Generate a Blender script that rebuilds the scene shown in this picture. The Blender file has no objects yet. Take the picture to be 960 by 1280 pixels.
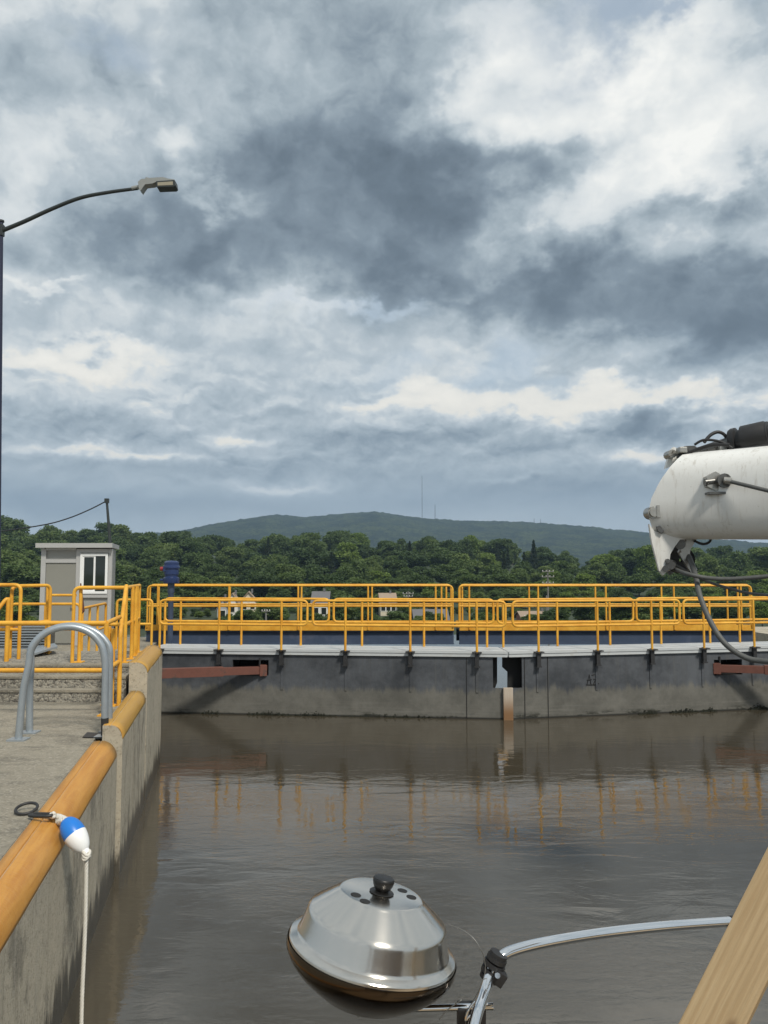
import bpy, bmesh, math, random
from mathutils import Vector, Matrix, noise as mnoise
R = math.radians
random.seed(11)

# ------------------------------------------------------------------ camera, light, exposure
scene = bpy.context.scene
F = 962.0; HC = 3.24; PITCH = math.atan(70/F)
cam_d = bpy.data.cameras.new('camera'); cam = bpy.data.objects.new('camera', cam_d)
scene.collection.objects.link(cam); scene.camera = cam
cam.location = (0, 0, HC); cam.rotation_euler = (math.pi/2 + PITCH, 0, 0)
cam_d.sensor_fit = 'VERTICAL'; cam_d.sensor_height = 36; cam_d.lens = F/1280*36
cam_d.clip_start = 0.05; cam_d.clip_end = 20000

SUN_EL = R(50); SUN_AZ = R(151)          # azimuth clockwise from +Y: behind the camera, to the right
sd = bpy.data.lights.new('sun', 'SUN'); sun = bpy.data.objects.new('sun', sd)
scene.collection.objects.link(sun)
sd.energy = 3.0; sd.angle = R(8); sd.color = (1, .94, .84)
sdir = Vector((math.sin(SUN_AZ)*math.cos(SUN_EL), math.cos(SUN_AZ)*math.cos(SUN_EL), math.sin(SUN_EL)))
sun.rotation_euler = sdir.to_track_quat('Z', 'Y').to_euler()
sun.location = (0, -20, 40)
vs = scene.view_settings
vs.view_transform = 'Standard'; vs.look = 'None'; vs.gamma = 1; vs.exposure = .20; vs.use_curve_mapping = False

# ---- node expression helper
class NT:
    def __init__(s, tree): s.t = tree; s.n = tree.nodes; s.l = tree.links
    def node(s, typ, **kw):
        n = s.n.new(typ)
        for k, v in kw.items(): setattr(n, k, v)
        return n
    def put(s, sock, v):
        if isinstance(v, bpy.types.NodeSocket): s.l.new(v, sock)
        else: sock.default_value = v
    def m(s, op, a, b=0.0, c=0.0, clamp=False):
        n = s.node('ShaderNodeMath', operation=op); n.use_clamp = clamp
        s.put(n.inputs[0], a); s.put(n.inputs[1], b); s.put(n.inputs[2], c)
        return n.outputs[0]
    def vm(s, op, a, b=(0, 0, 0), scale=None):
        n = s.node('ShaderNodeVectorMath', operation=op)
        s.put(n.inputs[0], a); s.put(n.inputs[1], b)
        if scale is not None: s.put(n.inputs['Scale'], scale)
        return n.outputs['Value'] if op in ('DOT_PRODUCT', 'LENGTH', 'DISTANCE') else n.outputs[0]
    def xyz(s, x, y, z):
        n = s.node('ShaderNodeCombineXYZ')
        for i, v in enumerate((x, y, z)): s.put(n.inputs[i], v)
        return n.outputs[0]
    def sep(s, v):
        n = s.node('ShaderNodeSeparateXYZ'); s.l.new(v, n.inputs[0]); return n.outputs
    def noise(s, vec, scale=5.0, detail=4.0, rough=.5, dist=0.0, lac=2.0):
        n = s.node('ShaderNodeTexNoise')
        if vec is not None: s.l.new(vec, n.inputs['Vector'])
        n.inputs['Scale'].default_value = scale; n.inputs['Detail'].default_value = detail
        n.inputs['Roughness'].default_value = rough; n.inputs['Distortion'].default_value = dist
        n.inputs['Lacunarity'].default_value = lac
        return n.outputs
    def ramp(s, fac, stops, interp='LINEAR'):
        n = s.node('ShaderNodeValToRGB'); s.put(n.inputs[0], fac)
        cr = n.color_ramp; cr.interpolation = interp
        while len(cr.elements) < len(stops): cr.elements.new(.5)
        for e, (p, c) in zip(cr.elements, stops):
            e.position = p; e.color = (*c, 1) if len(c) == 3 else c
        return n.outputs[0]
    def smooth(s, v, a, b, lo=0.0, hi=1.0):
        n = s.node('ShaderNodeMapRange', interpolation_type='SMOOTHSTEP')
        s.put(n.inputs[0], v)
        for i, k in enumerate((a, b, lo, hi)): s.put(n.inputs[i+1], k)
        return n.outputs[0]
    def mix(s, f, a, b, blend='MIX'):
        n = s.node('ShaderNodeMix', data_type='RGBA', blend_type=blend)
        s.put(n.inputs[0], f)
        for sock, v in ((n.inputs[6], a), (n.inputs[7], b)):
            if isinstance(v, tuple) and len(v) == 3: v = (*v, 1)
            s.put(sock, v)
        return n.outputs[2]

# ------------------------------------------------------------------ sky
def build_world():
    w = bpy.data.worlds.new('World'); scene.world = w; w.use_nodes = True
    nt = w.node_tree; nt.nodes.clear(); q = NT(nt)
    out = q.node('ShaderNodeOutputWorld')
    sky = q.node('ShaderNodeTexSky', sky_type='NISHITA'); sky.sun_disc = False
    sky.sun_elevation = SUN_EL; sky.sun_rotation = SUN_AZ; sky.air_density = 1.2
    d = q.node('ShaderNodeTexCoord').outputs['Generated']
    x, y, z = q.sep(d)
    az = q.m('ARCTAN2', x, y); el = q.m('ARCSINE', z)
    # angular chart in units of 100 photo pixels near the view axis
    U = q.m('MULTIPLY', az, 9.62); V = q.m('MULTIPLY', el, 9.62)
    # warps: big and small turbulence of the cloud outlines
    dl = q.vm('MULTIPLY', d, (1.0, 1.0, 1.5))
    wn = q.noise(dl, 6.0, 6, .56, 0.0)
    wx, wy, wz = q.sep(q.vm('SUBTRACT', wn['Color'], (.5, .5, .5)))
    wn2 = q.noise(q.vm('ADD', dl, (7.3, 1.1, 4.2)), 18.0, 4, .52, 0.0)
    w2x, w2y, _ = q.sep(q.vm('SUBTRACT', wn2['Color'], (.5, .5, .5)))
    amp = q.smooth(V, .8, 3.6, .35, 1.0)
    Uw = q.m('ADD', U, q.m('MULTIPLY', amp, q.m('ADD', q.m('MULTIPLY', wx, 2.6), q.m('MULTIPLY', w2x, .8))))
    Vw = q.m('ADD', V, q.m('MULTIPLY', amp, q.m('ADD', q.m('MULTIPLY', wy, 2.0), q.m('MULTIPLY', w2y, .7))))
    def gauss(px, py, rx, ry, wgt, pw=1.0, tilt=0.0):
        cu = math.atan((px-480)/F)*9.62; cv = math.atan((710-py)/F)*9.62
        du = q.m('SUBTRACT', Uw, cu); dv = q.m('SUBTRACT', Vw, cv)
        if tilt:
            c, s_ = math.cos(R(tilt)), math.sin(R(tilt))
            du2 = q.m('ADD', q.m('MULTIPLY', du, c), q.m('MULTIPLY', dv, s_))
            dv2 = q.m('SUBTRACT', q.m('MULTIPLY', dv, c), q.m('MULTIPLY', du, s_))
            du, dv = du2, dv2
        a = q.m('MULTIPLY', du, 100/rx); b = q.m('MULTIPLY', dv, 100/ry)
        r2 = q.m('ADD', q.m('MULTIPLY', a, a), q.m('MULTIPLY', b, b))
        if pw != 1: r2 = q.m('POWER', r2, pw)
        return q.m('MULTIPLY', q.m('EXPONENT', q.m('MULTIPLY', r2, -1.0)), wgt)
    terms = CLOUDS
    acc = None
    for t in terms:
        g = gauss(*t); acc = g if acc is None else q.m('ADD', acc, g)
    # billows lit from above: difference of a puffy field along the vertical; finer and flatter toward the horizon
    wob = q.vm('SCALE', q.vm('SUBTRACT', wn2['Color'], (.5, .5, .5)), scale=.05)
    dh = q.vm('ADD', d, wob); dlow = q.vm('MULTIPLY', dh, (1.0, 1.0, 1.9))
    def field(vec, sc):
        return q.m('MULTIPLY', q.noise(vec, sc, 6, .54, 0.0)['Fac'], 1.0)
    lowk = q.smooth(V, 3.4, 1.8)
    fh0 = field(dh, 7.0); fh1 = field(q.vm('ADD', dh, (-.012, 0, .034)), 7.0)
    fl0 = field(dlow, 16.0); fl1 = field(q.vm('ADD', dlow, (-.004, 0, .018)), 16.0)
    rh = q.m('MULTIPLY', q.m('SUBTRACT', fh0, fh1), 1.25); rl = q.m('MULTIPLY', q.m('MULTIPLY', q.m('SUBTRACT', fl0, fl1), q.smooth(V, .6, 1.6)), .80)
    relief = q.m('ADD', q.m('MULTIPLY', rh, q.m('SUBTRACT', 1.0, lowk)), q.m('MULTIPLY', rl, lowk))
    f0 = q.noise(dl, 5.2, 7, .6, 0.0)['Fac']
    B = q.m('ADD', acc, .66)
    B = q.m('ADD', B, relief)
    fine = q.noise(q.vm('MULTIPLY', dh, (1, 1, 1.35)), 12.0, 9, .57, 0.0)['Fac']
    B = q.m('ADD', B, q.m('MULTIPLY', q.m('SUBTRACT', f0, .5), .20))
    B = q.m('ADD', B, q.m('MULTIPLY', q.m('MULTIPLY', q.m('SUBTRACT', fine, .5), .34), q.smooth(V, .6, 3.4, 0.0, 1.0)))
    B = q.m('SUBTRACT', q.m('MULTIPLY', B, .80), -.08)
    # steep steps in the ramp give the lit cloud tops their crisp edges
    col = q.ramp(B, [(0.0, (.100, .130, .160)), (.16, (.130, .167, .204)), (.34, (.210, .260, .305)), (.50, (.355, .415, .455)),
                     (.60, (.46, .515, .55)), (.64, (.54, .585, .605)), (.72, (.63, .665, .675)), (.84, (.73, .75, .74)), (1.0, (.86, .86, .825))])
    # blue gaps between the clouds
    hole = None
    for t in GAPS:
        g = gauss(*t); hole = g if hole is None else q.m('ADD', hole, g)
    hole = q.m('MULTIPLY', hole, q.smooth(q.m('ADD', f0, q.m('MULTIPLY', w2x, .3)), .60, .46))
    sk = q.vm('SCALE', sky.outputs[0], scale=.10)
    sk = q.mix(.42, sk, (.62, .70, .74))
    col = q.mix(q.m('MINIMUM', hole, .85), col, sk)
    # warm tinge of far cloud tops low above the hills
    warm = q.m('MULTIPLY', q.smooth(B, .66, .80), q.smooth(V, 3.6, 1.6))
    col = q.mix(q.m('MULTIPLY', warm, .55), col, (.86, .79, .66))
    # below the horizon: dim earth
    col = q.mix(q.smooth(z, 0.0, -.04), col, (.10, .10, .085))
    bg = q.node('ShaderNodeBackground'); q.l.new(col, bg.inputs[0]); bg.inputs[1].default_value = 1.0
    q.l.new(bg.outputs[0], out.inputs[0])
    w.cycles.sampling_method = 'MANUAL'; w.cycles.sample_map_resolution = 512

# px, py, radius x, radius y (photo pixels), weight, sharpness, tilt
CLOUDS = [
    (400, 240, 220, 70, -.34, 1.6, 4), (420, 90, 190, 120, -.20, 1.6), (280, 190, 90, 60, -.06), (620, 205, 150, 40, -.22, 1.3, 6), (540, 290, 200, 38, -.18, 1.2), (500, 170, 160, 60, -.12),
    (790, 385, 280, 62, -.42, 1.6, -8), (940, 440, 170, 55, -.24, 1.2), (200, 320, 130, 46, -.22, 1.3), (640, 370, 150, 30, -.12, 1.2),
    (440, 345, 240, 26, -.18, 1.2), (190, 95, 60, 50, -.10),
    (720, 115, 150, 55, .38, 1.7), (890, 110, 80, 110, .28, 1.6), (650, 30, 60, 35, .16), (600, 90, 40, 25, .12),
    (770, 245, 120, 30, .26, 1.3, 10), (930, 280, 70, 32, -.30, 1.3), (870, 225, 50, 30, .16), (845, 160, 18, 50, -.14), (700, 175, 120, 16, -.10),
    (60, 60, 130, 80, .03), (60, 210, 150, 50, .06), (245, 245, 30, 16, .26), (205, 75, 25, 25, .18), (205, 180, 30, 16, .16), (100, 140, 120, 30, -.08), (60, 290, 110, 25, .04), (60, 340, 130, 20, -.08),
    (600, 338, 110, 14, .16, 1.2, 10), (420, 388, 90, 9, .28, 1.2), (520, 350, 60, 14, .10), (35, 386, 45, 6, .22), (150, 415, 200, 40, .03), (620, 445, 240, 26, .06), (300, 445, 160, 16, -.04), (160, 385, 120, 14, -.06),
    (90, 470, 110, 14, .38, 1.4), (100, 500, 100, 16, .10), (100, 545, 130, 16, -.22, 1.2), (290, 547, 50, 8, .30), (560, 498, 100, 14, .32, 1.3), (450, 500, 60, 10, .12),
    (730, 510, 110, 15, .36, 1.3), (600, 550, 260, 22, -.20, 1.2), (790, 577, 45, 9, .36), (890, 518, 70, 12, .26), (520, 525, 60, 10, .10), (680, 535, 80, 9, .14),
    (820, 540, 50, 20, -.34, 1.3), (645, 533, 18, 9, -.24), (420, 545, 120, 18, -.10), (280, 585, 300, 14, -.22), (180, 572, 90, 5, .22), (700, 612, 300, 26, -.26), (80, 625, 160, 26, -.18),
    (350, 607, 60, 6, .22), (60, 575, 70, 6, .20), (650, 598, 60, 5, .12), (330, 635, 400, 20, -.10), (480, 660, 900, 26, -.10), (320, 500, 70, 20, -.10),
]
GAPS = [(830, 15, 130, 38, 1.1), (640, 465, 160, 22, .5), (130, 25, 60, 20, .7), (430, 388, 80, 10, .6), (920, 10, 90, 30, .9)]
build_world()

# ------------------------------------------------------------------ helpers: unprojection, mesh builder, tags
def ray(px, py):
    a = (px-480)/F; b = (640-py)/F
    return Vector((a, math.cos(PITCH) - b*math.sin(PITCH), math.sin(PITCH) + b*math.cos(PITCH)))
def at_z(px, py, z):
    r = ray(px, py); t = (z-HC)/r.z
    return Vector((r.x*t, r.y*t, z))
def at_d(px, py, D):
    r = ray(px, py); t = D/r.y
    return Vector((r.x*t, D, HC + r.z*t))
def on_line(px, p0, p1, py=790):
    """point of the ground line p0-p1 seen in column px"""
    r = ray(px, py); k = r.x/r.y
    dx, dy = p1[0]-p0[0], p1[1]-p0[1]
    t = (k*p0[1] - p0[0])/(dx - k*dy)
    return Vector((p0[0]+dx*t, p0[1]+dy*t, 0))
def spline(pts, n=8):
    pts = [Vector(p) for p in pts]; out = []
    for i in range(len(pts)-1):
        p0 = pts[max(i-1, 0)]; p1 = pts[i]; p2 = pts[i+1]; p3 = pts[min(i+2, len(pts)-1)]
        for k in range(n):
            t = k/n
            out.append(.5*((2*p1) + (p2-p0)*t + (2*p0-5*p1+4*p2-p3)*t*t + (3*p1-p0-3*p2+p3)*t**3))
    out.append(pts[-1]); return out
def fillet(pts, r, closed=False, n=5):
    """round the corners of a polyline"""
    pts = [Vector(p) for p in pts]; m = len(pts); out = []
    for i, p in enumerate(pts):
        if not closed and i in (0, m-1): out.append(p); continue
        a = (pts[i-1]-p); b = (pts[(i+1) % m]-p)
        rr = min(r, a.length*.45, b.length*.45)
        A = p + a.normalized()*rr; B_ = p + b.normalized()*rr
        for k in range(n+1):
            t = k/n; out.append((1-t)**2*A + 2*t*(1-t)*p + t*t*B_)
    return out

class MB:
    def __init__(s): s.bm = bmesh.new()
    def face(s, vs_):
        try: return s.bm.faces.new(vs_)
        except ValueError: return None
    def poly(s, pts): s.face([s.bm.verts.new(p) for p in pts]); return s
    def prism(s, pts, vec):
        a = [s.bm.verts.new(p) for p in pts]; b = [s.bm.verts.new(Vector(p)+Vector(vec)) for p in pts]
        s.face(a[::-1]); s.face(b); n = len(a)
        for i in range(n): s.face([a[i], a[(i+1) % n], b[(i+1) % n], b[i]])
        return s
    def box(s, c, size, rz=0.0, M=None, bevel=0.0):
        M = M or (Matrix.Translation(c) @ Matrix.Rotation(rz, 4, 'Z'))
        t = bmesh.new(); bmesh.ops.create_cube(t, size=1)
        for v in t.verts: v.co = Vector((v.co.x*size[0], v.co.y*size[1], v.co.z*size[2]))
        if bevel: bmesh.ops.bevel(t, geom=t.edges[:], offset=bevel, segments=2, affect='EDGES', profile=.7)
        mp = {v: s.bm.verts.new(M @ v.co) for v in t.verts}
        for f in t.faces: s.face([mp[v] for v in f.verts])
        t.free(); return s
    def tube(s, pts, r, n=8, closed=False, cap=True):
        pts = [Vector(p) for p in pts]; m = len(pts); rings = []
        rs = r if isinstance(r, (list, tuple)) else [r]*m
        ref = None
        for i in range(m):
            if closed: t = pts[(i+1) % m]-pts[i-1]
            else: t = pts[min(i+1, m-1)]-pts[max(i-1, 0)]
            t.normalize()
            if ref is None: ref = Vector((0, 0, 1)) if abs(t.z) < .9 else Vector((1, 0, 0))
            u = ref - t*ref.dot(t)
            if u.length < 1e-4: u = t.orthogonal()
            u.normalize(); ref = u; v = t.cross(u)
            rings.append([s.bm.verts.new(pts[i] + (u*math.cos(k*2*math.pi/n) + v*math.sin(k*2*math.pi/n))*rs[i]) for k in range(n)])
        for i in range(m if closed else m-1):
            a, b = rings[i], rings[(i+1) % m]
            for k in range(n): s.face([a[k], a[(k+1) % n], b[(k+1) % n], b[k]])
        if cap and not closed: s.face(rings[0][::-1]); s.face(rings[-1])
        return s
    def lathe(s, prof, M=Matrix(), n=32):
        rings = []
        for (r, h) in prof:
            if r < 1e-5: rings.append([s.bm.verts.new(M @ Vector((0, 0, h)))])
            else: rings.append([s.bm.verts.new(M @ Vector((r*math.cos(k*2*math.pi/n), r*math.sin(k*2*math.pi/n), h))) for k in range(n)])
        for a, b in zip(rings, rings[1:]):
            for k in range(n):
                k2 = (k+1) % n
                if len(a) == 1 and len(b) == 1: continue
                if len(a) == 1: s.face([a[0], b[k2], b[k]])
                elif len(b) == 1: s.face([a[k], a[k2], b[0]])
                else: s.face([a[k], a[k2], b[k2], b[k]])
        return s
    def sweep(s, prof, pts_fn, ts):
        """prof: list of 2D points; pts_fn(p2d, t) -> 3D"""
        rows = [[s.bm.verts.new(pts_fn(p, t)) for p in prof] for t in ts]
        for a, b in zip(rows, rows[1:]):
            for k in range(len(prof)-1): s.face([a[k], a[k+1], b[k+1], b[k]])
        return s
    def build(s, name, mat, parent=None, origin=None, smooth=None, solid=0.0):
        bmesh.ops.recalc_face_normals(s.bm, faces=s.bm.faces[:])
        o3 = None
        if parent is not None:
            o3 = Vector(); pp = parent
            while pp: o3 = o3 + pp.location; pp = pp.parent
        elif origin is not None: o3 = Vector(origin)
        else:
            xs = [v.co for v in s.bm.verts]
            mn = Vector([min(v[i] for v in xs) for i in range(3)]); mx = Vector([max(v[i] for v in xs) for i in range(3)])
            o3 = Vector(((mn.x+mx.x)/2, (mn.y+mx.y)/2, mn.z))
        for v in s.bm.verts: v.co -= o3
        me = bpy.data.meshes.new(name); s.bm.to_mesh(me); s.bm.free()
        me.materials.append(mat)
        if smooth is not None:
            me.polygons.foreach_set('use_smooth', [True]*len(me.polygons))
            if smooth < 179: me.set_sharp_from_angle(angle=R(smooth))
        o = bpy.data.objects.new(name, me); scene.collection.objects.link(o)
        if parent is not None: o.parent = parent
        else: o.location = o3
        if solid:
            md = o.modifiers.new('thickness', 'SOLIDIFY'); md.thickness = solid; md.offset = -1
        return o
def tag(o, label, cat, group=None):
    o['label'] = label; o['category'] = cat
    if group: o['group'] = group
    return o
def thing(name, loc, label, cat, group=None):
    o = bpy.data.objects.new(name, None); scene.collection.objects.link(o)
    o.location = loc; o.empty_display_size = .2
    return tag(o, label, cat, group)
def struct(o): o['kind'] = 'structure'; return o

# ------------------------------------------------------------------ materials
def mat(name, fn):
    m = bpy.data.materials.new(name); m.use_nodes = True
    nt = m.node_tree; nt.nodes.clear(); q = NT(nt)
    out = q.node('ShaderNodeOutputMaterial'); b = q.node('ShaderNodeBsdfPrincipled')
    q.l.new(b.outputs[0], out.inputs[0]); fn(q, b, out); return m
def pos(q): return q.node('ShaderNodeNewGeometry').outputs['Position']
def bump(q, b, h, strength=.3, dist=.02):
    n = q.node('ShaderNodeBump'); n.inputs['Strength'].default_value = strength; n.inputs['Distance'].default_value = dist
    q.l.new(h, n.inputs['Height']); q.l.new(n.outputs[0], b.inputs['Normal']); return n
def simple(name, col, rough=.5, metal=0.0, var=.25, scale=6.0, bmp=.1, bdist=.003, dirt=None, spec=.5):
    def fn(q, b, out):
        p = pos(q)
        a = q.noise(p, scale, 6, .6)['Fac']; c = q.noise(p, scale*7, 3, .6)['Fac']
        k = q.m('ADD', q.m('MULTIPLY', a, .7), q.m('MULTIPLY', c, .3))
        f = q.m('ADD', 1-var, q.m('MULTIPLY', k, 2*var))
        base = q.vm('SCALE', q.xyz(*col), scale=f)
        if dirt: base = q.mix(q.smooth(a, .56, .70), base, dirt)
        q.l.new(base, b.inputs['Base Color'])
        q.l.new(q.m('ADD', rough-.08, q.m('MULTIPLY', c, .16)), b.inputs['Roughness'])
        b.inputs['Metallic'].default_value = metal; b.inputs['Specular IOR Level'].default_value = spec
        if bmp: bump(q, b, k, bmp, bdist)
    return mat(name, fn)

def fn_concrete(base, streak=False, pebble=0.0, wet=False):
    def fn(q, b, out):
        p = pos(q); x, y, z = q.sep(p)
        big = q.noise(p, .9, 7, .65)['Fac']; mid = q.noise(p, 9, 7, .72)['Fac']; fine = q.noise(p, 85, 3, .75)['Fac']
        f = q.m('ADD', .10, q.m('ADD', q.m('MULTIPLY', big, .70), q.m('ADD', q.m('MULTIPLY', mid, .70), q.m('MULTIPLY', fine, .45))))
        col = q.vm('SCALE', q.xyz(*base), scale=f)
        blot = q.noise(q.vm('MULTIPLY', p, (.7, 1.6, 1)), 1.5, 9, .72)['Fac']
        col = q.mix(q.m('MULTIPLY', q.smooth(blot, .50, .62), .5), col, (.075, .070, .058))
        agg = q.node('ShaderNodeTexVoronoi'); q.l.new(p, agg.inputs['Vector']); agg.inputs['Scale'].default_value = 60
        ac = q.sep(agg.outputs['Color'])[0]
        col = q.mix(q.m('MULTIPLY', q.smooth(ac, .80, .95), .45), col, (.40, .37, .31)); col = q.mix(q.m('MULTIPLY', q.smooth(ac, .16, .04), .3), col, (.06, .055, .045))
        if streak:
            st = q.noise(q.vm('MULTIPLY', p, (4, 4, .30)), 2.2, 8, .72)['Fac']
            col = q.mix(q.m('MULTIPLY', q.smooth(st, .52, .70), .38), col, (.42, .39, .32))
            st2 = q.noise(q.vm('MULTIPLY', q.vm('ADD', p, (3, 7, 0)), (5, 5, .22)), 2.0, 8, .72)['Fac']
            col = q.mix(q.m('MULTIPLY', q.smooth(st2, .54, .68), .42), col, (.10, .092, .072))
            rs = q.noise(q.vm('MULTIPLY', p, (0, .9, .03)), 2.9, 5, .6)['Fac']
            col = q.mix(q.m('MULTIPLY', q.smooth(rs, .60, .70), .6), col, (.25, .15, .055))
        if wet:
            edge = q.m('ADD', .26, q.m('MULTIPLY', q.m('SUBTRACT', q.noise(q.vm('MULTIPLY', p, (3, 3, .35)), 2.5, 8, .75)['Fac'], .5), 1.2))
            k = q.smooth(q.m('SUBTRACT', z, edge), .12, -.06)
            col = q.mix(q.m('MULTIPLY', k, .85), col, (.024, .021, .016))
            q.l.new(q.m('SUBTRACT', .85, q.m('MULTIPLY', k, .5)), b.inputs['Roughness'])
        else: b.inputs['Roughness'].default_value = .88
        h = q.m('ADD', q.m('MULTIPLY', mid, .6), q.m('MULTIPLY', fine, .6))
        if pebble:
            vo = q.node('ShaderNodeTexVoronoi'); q.l.new(p, vo.inputs['Vector']); vo.inputs['Scale'].default_value = 38
            vc = q.sep(vo.outputs['Color'])[0]
            col = q.mix(q.m('MULTIPLY', q.smooth(vc, .3, .9), pebble), col, (.36, .33, .27))
            col = q.mix(q.m('MULTIPLY', q.smooth(vc, .3, .1), pebble), col, (.09, .08, .07))
            h = q.m('ADD', h, q.m('MULTIPLY', vo.outputs['Distance'], -1.0))
        q.l.new(col, b.inputs['Base Color']); bump(q, b, h, .7, .015)
    return fn
M = {}
M['wall'] = mat('lock wall concrete', fn_concrete((.41, .365, .28), streak=True, wet=True))
M['apron'] = mat('apron concrete', fn_concrete((.25, .225, .175)))
M['step'] = mat('exposed aggregate', fn_concrete((.21, .20, .17), pebble=.75))
def fn_yellow_cop(q, b, out):
    p = pos(q)
    a = q.noise(q.vm('MULTIPLY', q.xyz(q.m('ADD', q.sep(p)[0], q.m('MULTIPLY', q.sep(p)[1], .201)), q.sep(p)[1], q.sep(p)[2]), (7, .55, 7)), 2.6, 8, .7)['Fac']; c = q.noise(p, 34, 5, .75)['Fac']
    scr = q.noise(q.vm('MULTIPLY', p, (2.0, 14, 2.0)), 4.5, 9, .75)['Fac']
    col = q.mix(q.smooth(a, .34, .66), (.47, .200, .028), (.58, .285, .055))
    col = q.mix(q.m('MULTIPLY', q.smooth(scr, .50, .70), .28), col, (.62, .38, .16))
    col = q.mix(q.m('MULTIPLY', q.smooth(scr, .46, .30), .28), col, (.27, .12, .03))
    col = q.mix(q.m('MULTIPLY', q.smooth(c, .58, .72), .45), col, (.28, .19, .10))
    far = q.smooth(q.sep(p)[1], 7.9, 8.6)                    # the two raised blocks are painted a yellower, greener shade
    col = q.mix(q.m('MULTIPLY', far, .6), col, (.40, .26, .05))
    rust = q.smooth(q.noise(q.vm('ADD', p, (9, 2, 1)), 4, 10, .82)['Fac'], .635, .70)
    col = q.mix(rust, col, (.16, .105, .07))
    grey = q.smooth(q.noise(q.vm('ADD', p, (1, 5, 3)), 2.2, 10, .8)['Fac'], .64, .70)
    col = q.mix(q.m('MULTIPLY', grey, .5), col, (.27, .22, .17))
    q.l.new(col, b.inputs['Base Color']); q.l.new(q.m('ADD', .28, q.m('MULTIPLY', a, .3)), b.inputs['Roughness'])
    bump(q, b, q.m('ADD', scr, q.m('MULTIPLY', c, .5)), .45, .012)
M['coping'] = mat('worn yellow paint', fn_yellow_cop)
def fn_yellow(q, b, out):
    p = pos(q); a = q.noise(p, 2.5, 7, .65)['Fac']; c = q.noise(p, 38, 4, .65)['Fac']; d = q.noise(p, 7, 8, .78)['Fac']
    col = q.mix(q.smooth(a, .3, .7), (.60, .265, .014), (.78, .42, .045))
    col = q.mix(q.m('MULTIPLY', q.smooth(c, .5, .75), .45), col, (.42, .22, .05))
    col = q.mix(q.smooth(d, .63, .68), col, (.13, .06, .03))
    q.l.new(col, b.inputs['Base Color']); b.inputs['Roughness'].default_value = .55
    bump(q, b, q.m('ADD', c, d), .15, .003)
M['yellow'] = mat('safety yellow paint', fn_yellow)
M['galv'] = simple('galvanised steel', (.36, .40, .43), .42, .55, .22, 14, .15)
M['darkgalv'] = simple('blackened steel', (.035, .035, .035), .5, .3, .4, 20)
M['lip'] = simple('pale grey painted channel', (.47, .49, .495), .5, 0, .18, 3, .1, dirt=(.42, .42, .40))
M['bracket'] = simple('black bracket steel', (.03, .03, .031), .55, .2, .5, 15)
M['rust'] = simple('rust red painted beam', (.135, .050, .034), .65, 0, .45, 6, .3, dirt=(.075, .045, .035))
M['blue'] = simple('navy blue painted girder', (.046, .068, .115), .5, 0, .35, 2.5, .1, dirt=(.07, .09, .14))
M['bluedark'] = simple('navy blue enamel', (.018, .035, .105), .32, 0, .25, 4)
M['bluepost'] = simple('faded blue post', (.06, .085, .14), .5, 0, .25, 4)
M['red'] = simple('red lamp plastic', (.28, .03, .03), .3, 0, .1)
M['black'] = simple('black rubber', (.016, .016, .017), .55, 0, .3, 20, .15)
M['knob'] = simple('black phenolic', (.007, .0065, .006), .42, 0, .2, 20, .05)
M['hole'] = simple('near black recess shade and marks', (.012, .012, .012), .8, 0, .3, 8)  # near-black base carries the shade of recesses; also colours seams and scrawl
M['cable'] = simple('grey rubber hose', (.085, .088, .085), .6, 0, .4, 25, .2)
M['wire'] = simple('steel wire', (.22, .22, .21), .45, .7, .3, 40)
M['white'] = simple('white plastic', (.78, .79, .78), .35, 0, .06, 10, .03)
M['buoyblue'] = simple('blue plastic', (.012, .17, .58), .33, 0, .08, 10, .03)
M['rope'] = None
def fn_rope(q, b, out):
    p = pos(q); a = q.noise(p, 60, 4, .7)['Fac']
    q.l.new(q.mix(a, (.50, .47, .40), (.78, .76, .70)), b.inputs['Base Color']); b.inputs['Roughness'].default_value = .85
    bump(q, b, a, .6, .004)
M['rope'] = mat('white laid rope', fn_rope)
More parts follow.
